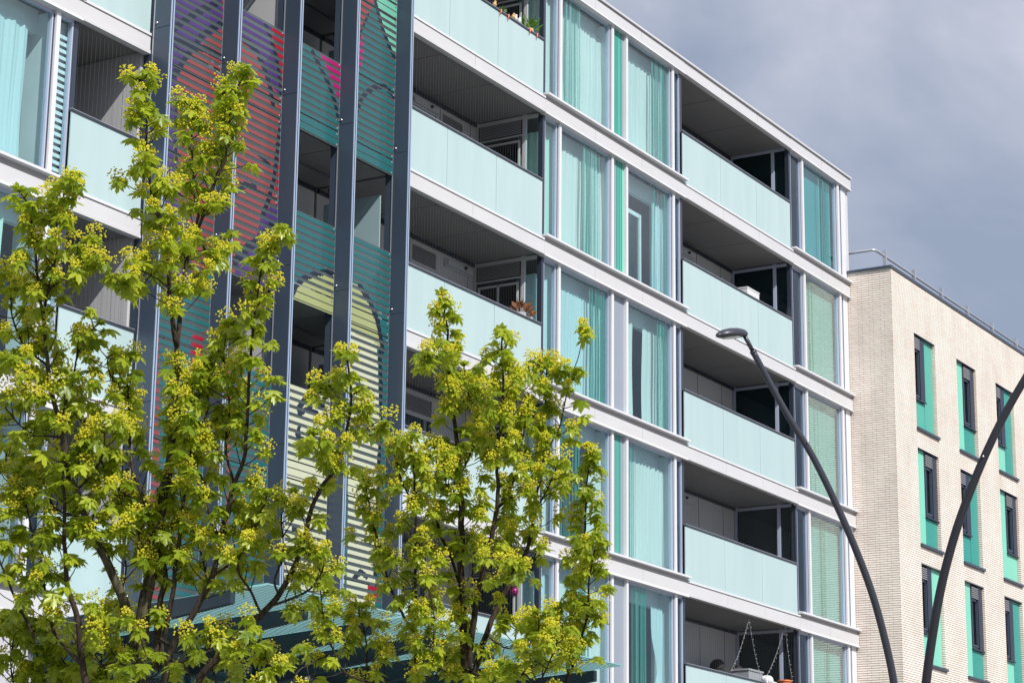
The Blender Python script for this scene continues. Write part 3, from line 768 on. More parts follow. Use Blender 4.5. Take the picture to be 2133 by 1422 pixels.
p = on_y(1071, 1231, .5); m = MB(); m.ball((p.x, .5, p.z), .10, 10, 8, 0, (1, 1, .85)); m.tube([(p.x, .5, p.z+.13), (p.x, .5, F(4)+.06)], .004, 4)
tag(m.build('foil_balloon', MAT['pink'], None, True), 'dark pink balloon hanging in the left balcony behind the right tree', 'balloon')
p = on_y(1569, 606, .45); tag(MB().box(p.x-.32, p.x+.32, .45, .75, F(2)+.336, p.z).box(p.x-.33, p.x+.33, .44, .76, p.z, p.z+.03).build('storage_cabinet', MAT['white']), 'white cabinet in the second highest right balcony, seen above the handrail', 'cabinet')
# clutter of the lowest right balcony
zf5 = F(5)+.336
p = on_y(1572, 1399, .35); m = MB(); m.box(p.x-.42, p.x+.30, .3, .75, zf5, p.z); m.box(p.x-.44, p.x+.32, .28, .77, p.z, p.z+.04)
tag(m.build('storage_box', MAT['grey']), 'grey lidded storage box behind the lowest right handrail', 'box')
p = on_y(1540, 1385, .6); m = MB(); rr = random.Random(4)
for k in range(9): m.ball((p.x+rr.uniform(-.4, .5), .9+rr.uniform(-.1, .3), p.z-.1+rr.uniform(-.15, .06)), rr.uniform(.12, .2), 8, 6)
m.box(p.x-.6, p.x+.7, .78, 1.3, zf5, p.z-.15)
tag(m.build('clutter_heap', MAT['darkstuff'], None, True), 'dark heap of bags behind the grey storage box', 'bags')
p = on_y(1607, 1414, .1); m = MB(); rr = random.Random(9)
for k in range(7): m.ball((p.x+rr.uniform(-.22, .22), .15+rr.uniform(-.05, .1), p.z-.03+rr.uniform(-.05, .03)), rr.uniform(.07, .12), 8, 6)
m.box(p.x-.25, p.x+.25, .08, .3, zf5, p.z-.04)
tag(m.build('white_bag', MAT['white'], None, True), 'crumpled white bag between the storage box and orange pot', 'bag')
p = on_y(1637, 1416, .05); m = MB(); m.tube([(p.x, .08, zf5), (p.x, .08, p.z-.04)], [.10, .15], 14); m.tube([(p.x, .08, p.z-.04), (p.x, .08, p.z)], [.165, .165], 14)
tag(m.build('plant_pot', MAT['orange'], None, True), 'orange plant pot at the right end of the lowest right balcony', 'plant pot')
bulb_me = None
for nm, top, ends in (('left', (1560, 1289), ((1522, 1398), (1583, 1406))), ('right', (1635, 1302), ((1596, 1409), (1651, 1420)))):
    t = empty('string_light', 'white string lights in an inverted V at the %s of the lowest right balcony' % ('middle' if nm == 'left' else 'right end'), 'string lights', 'string lights on the lowest right balcony')
    a = on_y(top[0], top[1], .02); m = MB()
    for e in ends:
        q = on_y(e[0], e[1], .02); pts = [a.lerp(q, k/10)-Vector((0, 0, .10*math.sin(math.pi*k/10))) for k in range(11)]
        m.tube(pts, .0035, 5)
        for k in range(12):
            f_ = (k+.5)/12; pt = a.lerp(q, f_)-Vector((0, 0, .10*math.sin(math.pi*f_)))
            if bulb_me is None:
                b = MB().ball((0, 0, 0), .0085, 6, 4).build('bulb', MAT['bulb'], t, True); bulb_me = b.data
            else:
                b = bpy.data.objects.new('bulb', bulb_me); COL.objects.link(b); b.parent = t
            b.location = pt+Vector((random.uniform(-.03, .03), -.02, random.uniform(-.015, .015)))
    m.build('cable', MAT['wire'], t)

# ================================================================== BRICK HOUSE
H = empty('brick_building', 'cream brick building with slim windows and green panels beside the glass block', 'building')
BX0, BX1, BY, BZ = 9.0, 31.0, -1.18, 17.90
wx = [10.42+2.97*k for k in range(7)]; wz = [(14.20, 16.61), (11.32, 13.72), (8.44, 10.86), (5.56, 7.98), (2.68, 5.10)]
WW = 1.43
m = MB()
xe = [BX0]+[v for x in wx for v in (x, x+WW)]+[BX1]
for k in range(0, len(xe), 2): m.box(xe[k], xe[k+1], BY, BY+.35, 0, BZ)
for x in wx:
    zs = [BZ]+[v for a, b in wz for v in (b, a)]+[0]
    for k in range(0, len(zs), 2): m.box(x, x+WW, BY, BY+.35, zs[k+1], zs[k])
m.box(BX0, BX0+.35, BY+.35, 10, 0, BZ); m.box(BX1-.35, BX1, BY+.35, 10, 0, BZ); m.box(BX0, BX1, 10, 10.35, 0, BZ)
m.build('wall', MAT['brick'], H)
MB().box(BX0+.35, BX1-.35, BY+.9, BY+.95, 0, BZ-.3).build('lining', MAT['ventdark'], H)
MB().box(BX0+.35, BX1-.35, BY+.35, 10, BZ-.35, BZ-.3).build('roof', MAT['slab'], H)
m = MB(); m.box(BX0-.04, BX1+.04, BY-.03, BY+.4, BZ, BZ+.065); m.box(BX0-.04, BX0+.4, BY+.4, 10.4, BZ, BZ+.065); m.build('coping', MAT['coping'], H)
PAN = [['A', 'midgreen', 'midgreen'], ['B', 'mint', 'deepgreen'], ['A', 'deepgreen', 'mint']], [['B', 'mint', 'deepgreen'], ['A', 'deepgreen', 'deepgreen'], ['B', 'mint', 'mint']], [['A', 'mint', 'mint'], ['B', 'mint', 'deepgreen'], ['A', 'deepgreen', 'mint']]
for r, (za, zb) in enumerate(wz):
    for k, x in enumerate(wx):
        ty, side, low = PAN[r % 3][k % 3]
        yb = BY+.09; ww = .80; zm = za+.78
        wx0 = x+.012 if ty == 'A' else x+WW-ww-.012; wx1 = wx0+ww
        px0, px1 = (wx1, x+WW-.012) if ty == 'A' else (x+.012, wx0)
        f = MB(); y0, y1 = yb, yb+.08
        f.box(wx0, wx0+.05, y0, y1, zm, zb-.02); f.box(wx1-.30, wx1, y0-.03, y1, zm, zb-.02)
        f.box(wx0+.05, wx1-.30, y0, y1, zm, zm+.06); f.box(wx0+.05, wx1-.30, y0, y1, zb-.42, zb-.36); f.box(wx0-.02, wx1+.005, y0-.06, y0-.031, zm-.035, zm)
        o = f.build('window', MAT['navy'], H)
        MB().box(wx0+.05, wx1-.30, y0+.045, y0+.055, zm+.06, zb-.42).build('pane', MAT['winglass'], o)
        sf = MB(); sf.box(wx0+.055, wx0+.10, y0-.01, y0+.04, zm+.065, zb-.425); sf.box(wx1-.35, wx1-.305, y0-.01, y0+.04, zm+.065, zb-.425); sf.box(wx0+.10, wx1-.35, y0-.01, y0+.04, zm+.065, zm+.115); sf.build('sash', MAT['coping'], o)
        bl = MB(); bl.box(wx0+.16, wx0+.22, y0+.09, y0+.11, zm+.2, zb-.45); bl.box(wx0+.26, wx0+.29, y0+.09, y0+.11, zm+.2, zb-.45); bl.build('curtain_edge', MAT['blind'], o)
        v = MB()
        for j in range(6): v.box(wx0+.05, wx1-.30, y0-.035, y0+.0, zb-.345+j*.05, zb-.318+j*.05)
        v.build('vent', MAT['vent'], o)
        MB().box(wx0+.05, wx1-.30, y0+.002, y0+.03, zb-.36, zb-.02).build('vent_back', MAT['ventdark'], o)
        MB().box(px0+.003, px1-.003, yb, yb+.06, za+.02, zb-.02).build('side_panel', MAT[side], H)
        MB().box(wx0+.003, wx1-.003, yb+.006, yb+.06, za+.02, zm-.037).build('lower_panel', MAT[low], H)
        MB().box(x-.02, x+WW+.05, BY-.055, BY+.085, za-.045, za+.016).build('sill', MAT['coping'], H)
        MB().box(x+.002, x+WW-.002, BY+.004, BY+.34, zb-.018, zb-.001).build('lintel', MAT['coping'], H)
ry, rz, c0 = -.61, 18.565, 9.45
m = MB(); rail_o = m.tube([(c0, 3.0, rz-.02), (c0, ry+.08, rz), (c0+.06, ry+.02, rz), (c0+.14, ry, rz-.01), (BX1-1, ry, rz-.01)], .032, 8).build('roof_rail', MAT['galv'], H, True)
for k in range(12):
    x = 10.05+1.96*k
    MB().box(x-.03, x+.03, ry-.06, ry+.03, BZ+.065, rz+.13).build('post', MAT['galv'], rail_o)

# ================================================================== STREET LAMPS
def smooth(pts, n=6):
    out = []; P = [pts[0]]+list(pts)+[pts[-1]]
    for i in range(1, len(P)-2):
        p0, p1, p2, p3 = P[i-1:i+3]
        for k in range(n):
            t = k/n; out.append(.5*((2*p1)+(p2-p0)*t+(2*p0-5*p1+4*p2-p3)*t*t+(3*p1-p0-3*p2+p3)*t**3))
    out.append(P[-2]); return out
def lamp(label, d, px, r0, r1, mat, head_at, hdir):
    t = empty('street_lamp', label, 'street lamp', 'curved street lamps')
    pts = [at(u, v, d) for u, v in px]; base = pts[0].copy(); base = Vector((base.x, base.y, 0))
    pts = [base, base.lerp(pts[0], .5)]+pts
    sp = smooth(pts, 8); n = len(sp)
    MB().tube(sp, [r0+(r1-r0)*(k/(n-1))**1.5 for k in range(n)], 16).build('pole', MAT[mat], t, True)
    MB().tube([base, base+Vector((0, 0, .9))], r0*1.5, 16).build('base_sleeve', MAT[mat], t, True)
    e, f = sp[-1], sp[-4]; dr = (e-f).normalized()
    MB().tube([e-dr*.02, e+dr*.24], r1*.72, 12).build('spigot', MAT[mat], t, True)
    MB().tube([e-dr*.03, e+dr*.005], r1*1.08, 16).build('collar', MAT[mat], t, True)
    j = e+dr*.205
    ax = hdir.normalized(); sd = ax.cross(Vector((0, 0, 1))).normalized(); up = sd.cross(ax).normalized()
    m = MB(); prof = [(-.04, .05, .055, .02), (.02, .085, .08, .035), (.16, .13, .10, .04), (.34, .15, .10, .04), (.48, .125, .082, .035), (.58, .07, .05, .025), (.62, .012, .015, .012)]; prof = [(a*.70, w_*.72, t_*.78, b_*.8) for a, w_, t_, b_ in prof]
    ns = 14; q0 = len(m.v)
    for a, wd, tp, bt in prof:
        for k in range(ns):
            an = 2*math.pi*k/ns; cx, sx = math.cos(an), math.sin(an)
            m.v.append(tuple(j+ax*a+sd*wd*cx+up*((tp if sx > 0 else bt)*sx)))
    for i in range(len(prof)-1):
        for k in range(ns): a, b = q0+i*ns+k, q0+i*ns+(k+1) % ns; m.f.append((a, b, b+ns, a+ns)); m.mi.append(0)
    m.f.append(tuple(q0+k for k in range(ns))); m.mi.append(0); m.f.append(tuple(q0+(len(prof)-1)*ns+k for k in reversed(range(ns)))); m.mi.append(0)
    h = m.build('lamp_head', MAT[mat], t, True)
    lz = MB(); q = []
    for k in range(16):
        an = 2*math.pi*k/16; q.append(j+ax*(.21+.14*math.cos(an))+sd*.076*math.sin(an)-up*.0345)
    i0 = len(lz.v); lz.v += [tuple(p) for p in q]+[tuple(p+up*.03) for p in q]
    lz.f.append(tuple(range(i0, i0+16))); lz.f.append(tuple(range(i0+31, i0+15, -1)))
    for k in range(16): lz.f.append((i0+k, i0+16+k, i0+16+(k+1) % 16, i0+(k+1) % 16))
    lz.mi = [0]*len(lz.f); lz.build('lens', MAT['lens'], h)
    for (u, v) in head_at: MB().ball(at(u, v, d-r0), .012, 6, 4).build('rivet', MAT['chrome'], t, True)
fl = -R_.copy()
lamp('slim grey curved lamp post arching left, lamp head over the balcony', 26.0, [(1866,1490),(1862,1422),(1843,1330),(1815,1230),(1777,1130),(1735,1035),(1690,945),(1635,855),(1568,731)], .045, .034, 'pole', [(1683,920),(1698,985)], fl*.62-D_*.55+Vector((0, 0, -.02)))
lamp('thick charcoal curved lamp post arching right out of the picture', 20.5, [(1924,1490),(1929,1422),(1942,1325),(1962,1215),(1990,1110),(2022,1020),(2060,930),(2100,850),(2160,748),(2230,640)], .042, .032, 'pole2', [(2048,950)], R_*.7-D_*.5)

# ================================================================== TREES
LEAF = [(0, 1.0), (9, .78), (15, .80), (21, .60), (29, .40), (38, .62), (44, .70), (52, .95), (60, .70), (66, .72), (74, .45), (82, .36), (92, .52), (102, .66), (114, .50), (135, .33), (160, .24)]
OUT = [(math.sin(R(a))*r, math.cos(R(a))*r) for a, r in LEAF]+[(-math.sin(R(a))*r, math.cos(R(a))*r) for a, r in reversed(LEAF[1:])]
def add_leaf(m, p, ax, nrm, size, rr):
    ax = ax.normalized(); sd = ax.cross(nrm).normalized(); nrm = sd.cross(ax).normalized()
    dr, fd = rr.uniform(.12, .42), rr.uniform(-.05, .30); cu = rr.uniform(-.15, .15)
    i = len(m.v); c = p+ax*size*.05; m.v.append(tuple(c))
    for x, y in OUT:
        r2 = x*x+y*y; z = -dr*r2*.8+fd*abs(x)*.5-.18*max(0, abs(x)-.3)+cu*x
        m.v.append(tuple(c+sd*(x*size)+ax*(y*size)+nrm*(z*size)))
    n = len(OUT)
    for k in range(n): m.f.append((i, i+1+k, i+1+(k+1) % n)); m.mi.append(0)
def add_bloom(m, p, rad, rr, n):
    for k in range(n):
        d = Vector((rr.gauss(0, 1), rr.gauss(0, 1), rr.gauss(.35, .8))).normalized(); q = p+d*rad*rr.uniform(.45, 1.05); s = rr.uniform(.0052, .0088)
        a = Vector((rr.gauss(0, 1), rr.gauss(0, 1), rr.gauss(0, 1))).normalized()*s; b = a.orthogonal().normalized()*s; c = a.cross(b).normalized()*s
        i = len(m.v); m.v += [tuple(q+a), tuple(q-a), tuple(q+b), tuple(q-b), tuple(q+c), tuple(q-c)]
        for t in ((0,2,4),(2,1,4),(1,3,4),(3,0,4),(2,0,5),(1,2,5),(3,1,5),(0,3,5)): m.f.append(tuple(i+e for e in t)); m.mi.append(0)
def make_tree(label, depth, stems, seed, thick=1.0, trunk_r=.075, trunk_mat='bark2'):
    rr = random.Random(seed); T = empty('maple_tree', label, 'tree', 'young maples in front of the glass block')
    ppm = FPX/depth; known = []; crown, bloom = MB(), MB()
    lim_n = 0
    for si, st in enumerate(stems):
        px, r0, r1, f0 = list(st['p']), st['r0'], st['r1'], st.get('f', .15)
        if f0 < .9: px[-1] = (px[-1][0], px[-1][1]+24)
        # depth of the start from whatever stem it grows out of
        d0 = 0.0
        if known:
            u, v = px[0]; best = min(known, key=lambda q: (q[0]-u)**2+(q[1]-v)**2)
            d0 = best[2] if math.hypot(best[0]-u, best[1]-v) < 60 else rr.uniform(-.4, .4)
        d1 = st.get('d', d0+rr.uniform(-.55, .55))
        L = [0]
        for a, b in zip(px[:-1], px[1:]): L.append(L[-1]+math.hypot(a[0]-b[0], a[1]-b[1]))
        pts = []
        for k, (u, v) in enumerate(px):
            t = L[k]/L[-1]; dd = d0+(d1-d0)*t; known.append((u, v, dd)); pts.append(at(u, v, depth+dd))
        if si == 0:
            b = pts[0]; pts = [Vector((b.x, b.y, -.05)), Vector((b.x, b.y, b.z*.5))]+pts
        sp = smooth(pts, 5); n = len(sp)
        for k in range(1, n-1): sp[k] = sp[k]+Vector((mnoise.noise(sp[k]*7), mnoise.noise(sp[k]*7+Vector((9, 0, 0))), 0))*.012
        rad = [max(.0035, r0+(r1-r0)*(k/(n-1))**.8) for k in range(n)]
        mm = MB().tube(sp, rad, 8 if r0 > .015 else 6)
        mm.build('trunk' if si == 0 else 'branch', MAT[trunk_mat if r0 > .03 else 'bark'], T, True)
        # twigs and foliage
        acc = [0]
        for a, b in zip(sp[:-1], sp[1:]): acc.append(acc[-1]+(b-a).length)
        tot = acc[-1]
        if f0 >= 1: continue
        s_ = tot*f0; dens = st.get('k', 1.0)*thick
        while s_ < tot:
            t = s_/tot; i = max(j for j in range(n) if acc[j] <= s_); i = min(i, n-2)
            p = sp[i].lerp(sp[i+1], (s_-acc[i])/max(1e-6, acc[i+1]-acc[i])); tg = (sp[i+1]-sp[i]).normalized()
            e1 = tg.orthogonal().normalized(); e2 = tg.cross(e1)
            az = rr.uniform(0, 2*math.pi)
            for w_ in range(2):                      # opposite pairs
                a = az+math.pi*w_; out = e1*math.cos(a)+e2*math.sin(a)
                le = rr.uniform(.07, .27)*st.get('w', 1.0)*(1.0-.62*max(0, t-.55)/.45)
                dirn = (out+tg*rr.uniform(.35, .95)+Vector((0, 0, .25))).normalized(); q = p+dirn*le
                bend = p.lerp(q, .5)+Vector((0, 0, -.012))
                crown.tube([p, bend, q], [.0042, .0032, .0024], 4, 1, False)
                base_a = rr.uniform(0, 6.28); nl = rr.choice([4, 4, 5, 6, 7])
                flower = rr.random() < st.get('fl', .42)*1.25
                for k in range(nl):
                    fa = base_a+6.283*k/nl+rr.uniform(-.4, .4); h = Vector((math.cos(fa), math.sin(fa), 0)); th = rr.uniform(.05, 1.3)
                    ax = h*math.cos(th)-Vector((0, 0, 1))*math.sin(th); nr = h*math.sin(th)+Vector((0, 0, 1))*math.cos(th)
                    nr = (nr+Vector((rr.uniform(-.3, .3), rr.uniform(-.3, .3), 0))).normalized()
                    if abs(ax.normalized().dot(nr)) > .95: continue
                    add_leaf(crown, q+h*.02+Vector((0, 0, rr.uniform(-.03, .01))), ax, nr, rr.uniform(.048, .092)*st.get('s', 1.0), rr)
                if flower:
                    add_bloom(bloom, q+Vector((0, 0, .02))+out*.015, rr.uniform(.04, .08), rr, rr.randint(50, 90))
            s_ += rr.uniform(.058, .120)/dens
        # leading shoot: upright young leaves
        q = sp[-1]
        for k in range(5):
            fa = 6.283*k/5+rr.uniform(-.3, .3); h = Vector((math.cos(fa), math.sin(fa), 0)); ax = (h*.6+Vector((0, 0, rr.uniform(.2, 1.0)))).normalized(); nr = (Vector((0, 0, 1))-h*.5).normalized()
            add_leaf(crown, q, ax, nr, rr.uniform(.045, .07), rr)
    crown.build('crown', [MAT['leaf'], MAT['bark']], T, True); bloom.build('blossom', MAT['bloom'], T)
    print('leaves', len(crown.f)//len(OUT), 'bloom faces', len(bloom.f))
    return T
def S(p, r0, r1, f=.15, **kw): return dict(p=p, r0=r0, r1=r1, f=f, **kw)
T1 = [
 S([(286,1500),(291,1422),(293,1340),(297,1285),(308,1223),(322,1150),(330,1080),(345,1000),(352,955),(362,860),(368,795),(368,720)], .066, .018, .72, d=.1, k=.8),
 S([(368,720),(356,640),(354,592),(345,520),(338,470),(327,440),(316,402),(305,314),(302,210),(291,140)], .018, .004, .12, k=1.25, fl=.5),
 S([(368,740),(376,640),(381,588),(394,520),(405,480),(414,440),(404,400),(402,354),(400,280),(401,219),(406,190)], .017, .004, .15, k=1.0, fl=.6),
 S([(405,480),(415,472),(440,400),(466,337),(474,280),(483,219),(500,165),(510,135)], .013, .004, .1, k=1.0, w=.8),
 S([(440,400),(462,330),(462,260),(466,205),(470,150)], .008, .004, .3, w=.6),
 S([(283,1345),(275,1300),(253,1241),(220,1164),(191,1106),(158,1021),(141,981),(134,911),(125,880),(111,828),(98,761),(89,659),(78,568),(69,484),(60,430),(38,372)], .036, .004, .35, k=1.0, d=-.3),
 S([(89,659),(101,602),(115,541),(118,500),(125,435),(135,398),(146,352)], .010, .004, .1, k=1.2, fl=.55),
 S([(180,1422),(172,1388),(161,1285),(141,1216),(135,1130),(134,1054),(132,1000),(134,930)], .026, .006, .1, k=1.0, fl=.3),
 S([(172,1388),(140,1352),(112,1310),(97,1252),(86,1186),(73,1128),(55,1054),(46,1006),(40,960)], .014, .004, .2, k=1.1, fl=.35),
 S([(70,1330),(55,1293),(26,1230),(7,1186),(-12,1120),(-10,1040)], .012, .004, .2, k=1.1, fl=.35),
 S([(322,1390),(327,1340),(334,1260),(345,1186),(323,1128),(301,1047),(284,1005),(272,973),(268,900),(267,830),(267,775),(262,720)], .024, .005, .25, k=1.0),
 S([(301,1062),(270,1035),(235,1003),(212,965),(198,937),(184,900),(176,880),(155,830),(150,790)], .013, .004, .15, k=1.1, fl=.55),
 S([(340,1450),(345,1422),(360,1340),(404,1275),(441,1201),(459,1135),(470,1076),(488,1010),(510,955),(513,896),(520,778),(527,676),(540,592),(554,524),(598,462)], .027, .004, .35, k=1.05, d=-.25),
 S([(459,1125),(433,1054),(419,995),(400,955),(415,900),(435,845),(429,788),(432,730)], .012, .004, .2, k=1.1),
 S([(488,1010),(470,930),(478,850),(470,780),(468,715),(478,650)], .010, .004, .2, k=1.0, fl=.5),
 S([(330,1390),(358,1241),(371,1139),(380,1060),(392,980),(400,900),(398,830),(404,770)], .018, .004, .3, k=1.0),
 S([(400,1470),(408,1422),(459,1366),(514,1308),(562,1260),(587,1227),(617,1172),(637,1109),(648,1058),(672,1010),(696,981),(718,922),(730,850),(729,790),(722,745),(715,715)], .030, .004, .42, k=.85, d=-.5),
 S([(696,981),(668,960),(650,920),(652,880)], .007, .004, .3, w=.8, k=.9),
 S([(732,850),(706,830),(684,800),(680,782)], .006, .003, .5, w=.6, k=.9),
 S([(718,922),(752,905),(780,880),(800,862)], .006, .003, .3, w=.8, k=.9, fl=.6),
 S([(582,1241),(572,1210),(590,1150),(590,1070),(612,1000)], .009, .004, .25, k=.8),
 S([(545,1280),(520,1230),(495,1180),(520,1120),(545,1060),(560,1000)], .010, .004, .2, k=1.1),
 S([(560,1262),(610,1245),(650,1222),(672,1180),(668,1130)], .010, .004, .2, k=.9, fl=.5),
 S([(360,1345),(300,1310),(240,1290),(200,1262)], .008, .004, .15, k=1.2, fl=.25),
 S([(345,1390),(420,1360),(470,1330),(520,1310)], .008, .004, .2, k=.9, fl=.3),
 S([(290,1400),(240,1380),(190,1400),(150,1430)], .008, .004, .2, k=1.2, fl=.25),
 S([(150,1430),(90,1400),(50,1420)], .008, .004, .1, k=1.2, fl=.25),
 S([(285,1420),(330,1400),(310,1370),(260,1350)], .006, .004, .1, k=1.0, fl=.25),
 S([(191,1106),(170,1080),(120,1060),(95,1020),(80,960),(75,900)], .010, .004, .1, k=1.1),
 S([(98,761),(50,720),(28,660),(20,600),(15,540)], .008, .004, .1, k=1.0, fl=.5),
 S([(111,828),(60,800),(30,770),(12,720)], .008, .004, .1, k=1.0, fl=.5),
 S([(125,880),(150,800),(165,730),(190,690),(210,650)], .009, .004, .15, k=1.0, fl=.5),
 S([(101,602),(150,570),(185,540),(205,520)], .006, .003, .3, k=.9, fl=.7, w=.8),
 S([(267,830),(235,790),(225,750),(240,710)], .006, .004, .2, k=1.0, fl=.55),
 S([(354,600),(310,570),(280,560),(262,560)], .006, .003, .4, k=1.0, fl=.6, w=.8),
 S([(405,480),(440,540),(470,520),(476,470)], .006, .003, .2, k=.8, fl=.5, w=.8),
 S([(270,973),(230,1000),(200,1040),(190,1090)], .007, .004, .2, k=1.1, fl=.3),
 S([(404,1275),(430,1230),(420,1160),(405,1110),(395,1050)], .009, .004, .15, k=1.1, fl=.35),
 S([(110,1480),(95,1420),(80,1370),(72,1320),(80,1270)], .009, .004, .1, k=1.3, fl=.3),
 S([(40,1500),(30,1430),(22,1370),(28,1310),(18,1260)], .008, .004, .1, k=1.3, fl=.3),
 S([(190,1470),(205,1400),(220,1340),(228,1290),(222,1240)], .009, .004, .15, k=1.2, fl=.3),
 S([(140,1480),(150,1420),(128,1370),(120,1320)], .007, .004, .1, k=1.3, fl=.3),
 S([(430,1470),(450,1425),(440,1380),(455,1330),(450,1290)], .008, .004, .15, k=1.0, fl=.35),
 S([(520,1500),(540,1440),(560,1390),(548,1340)], .007, .004, .15, k=1.1, fl=.45),
 S([(253,1241),(262,1180),(250,1120),(262,1060),(252,1010)], .008, .004, .15, k=1.0, fl=.35),
 S([(345,1186),(300,1150),(285,1100),(270,1060)], .006, .004, .2, k=1.0, fl=.35),
 S([(441,1201),(480,1170),(510,1130),(525,1080),(528,1030)], .008, .004, .2, k=1.0, fl=.4),
 S([(158,1021),(195,985),(215,940),(222,890),(240,850)], .008, .004, .15, k=1.0, fl=.5),
 S([(55,1054),(25,1010),(12,960),(18,910)], .007, .004, .15, k=1.2, fl=.4),
 S([(134,911),(60,900),(20,860),(8,820)], .008, .004, .2, k=1.1, fl=.4),
]
T2 = [
 S([(976,1510),(971,1422),(968,1341),(962,1230),(962,1157),(960,1047),(958,992),(953,937),(946,880),(940,811),(935,750),(931,693),(926,642),(918,588)], .044, .004, .48, k=1.15, d=-.1, fl=.6),
 S([(975,1400),(990,1267),(1001,1212),(1019,1139),(1034,1065),(1037,1010),(1034,973),(1043,896),(1049,828),(1046,744),(1046,700),(1043,662)], .026, .004, .3, k=1.1, fl=.6),
 S([(978,1440),(982,1414),(1012,1322),(1041,1252),(1089,1168),(1107,1106),(1111,1062),(1129,973),(1134,872),(1137,794),(1140,727)], .028, .004, .34, k=1.05, fl=.6, d=.35),
 S([(1129,973),(1150,920),(1168,879),(1180,820),(1188,777),(1200,752)], .008, .003, .15, k=.9, w=.8),
 S([(1188,790),(1205,740),(1216,697)], .003, .002, .99),
 S([(940,1500),(880,1460),(868,1414),(865,1267),(865,1157),(865,1047),(862,985),(854,930),(846,890)], .018, .004, .2, k=1.1, fl=.7, d=-.5),
 S([(868,1320),(845,1290),(821,1240),(800,1180),(777,1091),(769,1054),(760,1005),(748,968)], .013, .004, .28, k=1.1, fl=.8),
 S([(962,1230),(935,1150),(910,1080),(905,1020),(910,960),(905,900)], .012, .004, .2, k=1.0, fl=.6),
 S([(958,992),(985,930),(1000,870),(1003,820),(1010,770)], .010, .004, .1, k=1.0, fl=.6),
 S([(1034,1065),(1070,1000),(1085,940),(1092,880),(1090,830)], .010, .004, .1, k=1.0, fl=.6),
 S([(1043,896),(1075,850),(1090,800),(1098,750)], .007, .004, .1, k=1.0, fl=.7),
 S([(935,760),(905,740),(892,725)], .006, .003, .3, k=1.0, fl=.6, w=.7),
 S([(1000,870),(972,810),(965,760),(968,735)], .007, .004, .2, k=1.0, fl=.6),
 S([(880,1460),(800,1430),(764,1396),(764,1340),(750,1280),(752,1240)], .012, .004, .3, k=1.2, fl=.6),
 S([(800,1430),(720,1400),(690,1340),(674,1285),(668,1225),(668,1175)], .010, .004, .3, k=1.1, fl=.55),
 S([(690,1360),(650,1380),(620,1400),(600,1430)], .007, .004, .1, k=1.0, fl=.4),
 S([(1030,1560),(1140,1500),(1180,1422),(1183,1370),(1192,1249),(1206,1194),(1217,1128),(1221,1050),(1225,980),(1230,905)], .021, .004, .36, k=1.3, fl=.35, d=.1, w=.75),
 S([(1180,1422),(1205,1350),(1222,1280),(1228,1200),(1240,1140),(1243,1090)], .012, .004, .1, k=1.25, fl=.5, w=.8),
 S([(1040,1460),(1090,1400),(1115,1340),(1122,1290),(1116,1250)], .010, .004, .25, k=1.0, fl=.5),
 S([(1090,1400),(1120,1420),(1160,1340),(1150,1300)], .007, .004, .1, k=1.1, fl=.6),
 S([(1183,1370),(1150,1330),(1140,1280)], .006, .003, .3, k=1.0, fl=.5, w=.8),
 S([(1089,1168),(1060,1150),(1050,1110),(1060,1060)], .007, .004, .2, k=1.0, fl=.5),
 S([(1019,1139),(1050,1200),(1075,1180),(1080,1150)], .006, .004, .2, k=1.0, fl=.4),
 S([(960,1047),(930,1010),(925,960),(935,920)], .007, .004, .2, k=1.0, fl=.6),
 S([(865,1157),(890,1220),(905,1290),(900,1350)], .007, .004, .1, k=1.1, fl=.6),
 S([(870,1400),(900,1410),(930,1370),(925,1320)], .007, .004, .1, k=1.1, fl=.5),
 S([(1012,1322),(1060,1350),(1075,1310),(1060,1270)], .007, .004, .2, k=1.0, fl=.5),
 S([(985,1400),(1020,1410),(1050,1390),(1060,1360)], .007, .004, .1, k=1.1, fl=.5),
 S([(865,1047),(835,1000),(830,950),(840,910)], .007, .004, .2, k=1.0, fl=.8),
 S([(1111,1062),(1135,1030),(1155,980),(1160,940)], .007, .004, .2, k=1.0, fl=.5),
]
make_tree('larger spreading maple at left with forked dark limbs and yellow blossom', 15.0, T1, 21, 1.1)
make_tree('smaller upright maple at centre with dense yellow blossom', 17.0, T2, 33, .98, trunk_mat='bark')

# ================================================================== LIGHT AND SKY
SUN_EL, SUN_AZ = R(43), R(25)          # azimuth measured from -Y towards -X
sd = Vector((-math.sin(SUN_AZ)*math.cos(SUN_EL), -math.cos(SUN_AZ)*math.cos(SUN_EL), math.sin(SUN_EL)))
ld = bpy.data.lights.new('sun', 'SUN'); ld.energy = 4.6; ld.angle = R(.53); ld.color = (1.0, .955, .90)
so = bpy.data.objects.new('sun', ld); COL.objects.link(so); so.location = (-40, -60, 60); so.rotation_euler = sd.to_track_quat('Z', 'Y').to_euler()
W = bpy.data.worlds.new('World'); scene.world = W; W.use_nodes = True; nt = W.node_tree
for n in list(nt.nodes): nt.nodes.remove(n)
out = N(nt, 'ShaderNodeOutputWorld'); bg = N(nt, 'ShaderNodeBackground', Strength=.09)
sky = N(nt, 'ShaderNodeTexSky', sky_type='NISHITA'); sky.sun_disc = False; sky.sun_elevation = SUN_EL
sky.sun_rotation = math.atan2(sd.x, sd.y); sky.altitude = 30; sky.air_density = 1.0; sky.dust_density = 1.5
tc = N(nt, 'ShaderNodeTexCoord')
mp = N(nt, 'ShaderNodeMapping'); mp.inputs['Scale'].default_value = (1, 1, 1.35); mp.inputs['Location'].default_value = (.35, .1, .2)
nt.links.new(tc.outputs['Generated'], mp.inputs[0])
n1 = N(nt, 'ShaderNodeTexNoise', Scale=5.5, Detail=6.0, Roughness=.52, Distortion=.3); nt.links.new(mp.outputs[0], n1.inputs['Vector'])
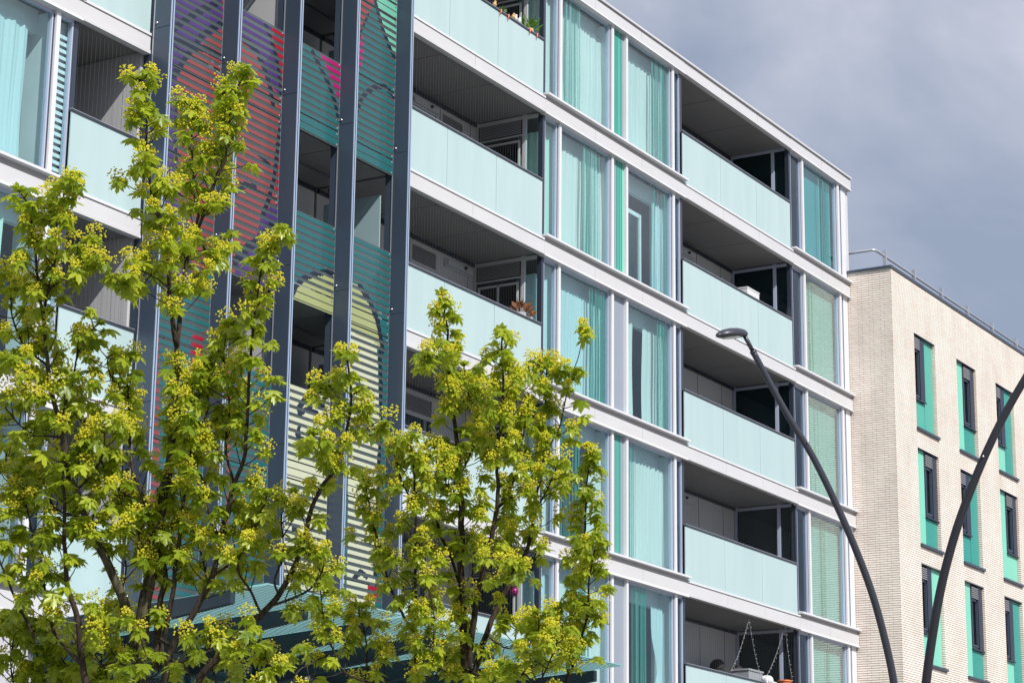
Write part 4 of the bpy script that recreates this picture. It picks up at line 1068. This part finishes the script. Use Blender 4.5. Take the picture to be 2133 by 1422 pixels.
n2 = N(nt, 'ShaderNodeTexNoise', Scale=1.4, Detail=3.0, Roughness=.5); nt.links.new(mp.outputs[0], n2.inputs['Vector'])
ramp = N(nt, 'ShaderNodeValToRGB'); cr = ramp.color_ramp
cr.elements[0].position = .36; cr.elements[0].color = rgba((3.3, 3.95, 5.3)); cr.elements[1].position = .66; cr.elements[1].color = rgba((7.9, 8.0, 9.0))
e = cr.elements.new(.52); e.color = rgba((5.3, 5.7, 6.9))
mxn = N(nt, 'ShaderNodeMath', operation='MULTIPLY_ADD'); mxn.inputs[1].default_value = .85
m2 = N(nt, 'ShaderNodeMath', operation='MULTIPLY'); m2.inputs[1].default_value = .15
nt.links.new(n2.outputs['Fac'], m2.inputs[0]); nt.links.new(n1.outputs['Fac'], mxn.inputs[0]); nt.links.new(m2.outputs[0], mxn.inputs[2]); spz = N(nt, 'ShaderNodeSeparateXYZ'); nt.links.new(tc.outputs['Generated'], spz.inputs[0])
mz = N(nt, 'ShaderNodeMapRange'); mz.inputs['From Min'].default_value = .24; mz.inputs['From Max'].default_value = .40; mz.inputs['To Min'].default_value = -.10; mz.inputs['To Max'].default_value = .11
nt.links.new(spz.outputs[2], mz.inputs['Value']); az_ = N(nt, 'ShaderNodeMath', operation='ADD'); nt.links.new(mxn.outputs[0], az_.inputs[0]); nt.links.new(mz.outputs[0], az_.inputs[1]); nt.links.new(az_.outputs[0], ramp.inputs[0])
cov = N(nt, 'ShaderNodeMapRange'); cov.inputs['From Min'].default_value = .30; cov.inputs['From Max'].default_value = .50; cov.inputs['To Min'].default_value = .55; cov.inputs['To Max'].default_value = .93
nt.links.new(n2.outputs['Fac'], cov.inputs['Value'])
mx = N(nt, 'ShaderNodeMix', data_type='RGBA'); nt.links.new(cov.outputs[0], mx.inputs[0]); nt.links.new(sky.outputs[0], mx.inputs[6]); nt.links.new(ramp.outputs[0], mx.inputs[7])
nt.links.new(mx.outputs[2], bg.inputs['Color']); nt.links.new(bg.outputs[0], out.inputs[0])

scene.view_settings.view_transform = 'Standard'; scene.view_settings.look = 'None'
scene.view_settings.exposure = .15; scene.view_settings.gamma = 1
scene.cycles.max_bounces = 8; scene.cycles.transparent_max_bounces = 16; scene.cycles.diffuse_bounces = 3; scene.cycles.glossy_bounces = 4
scene.cycles.use_denoising = True
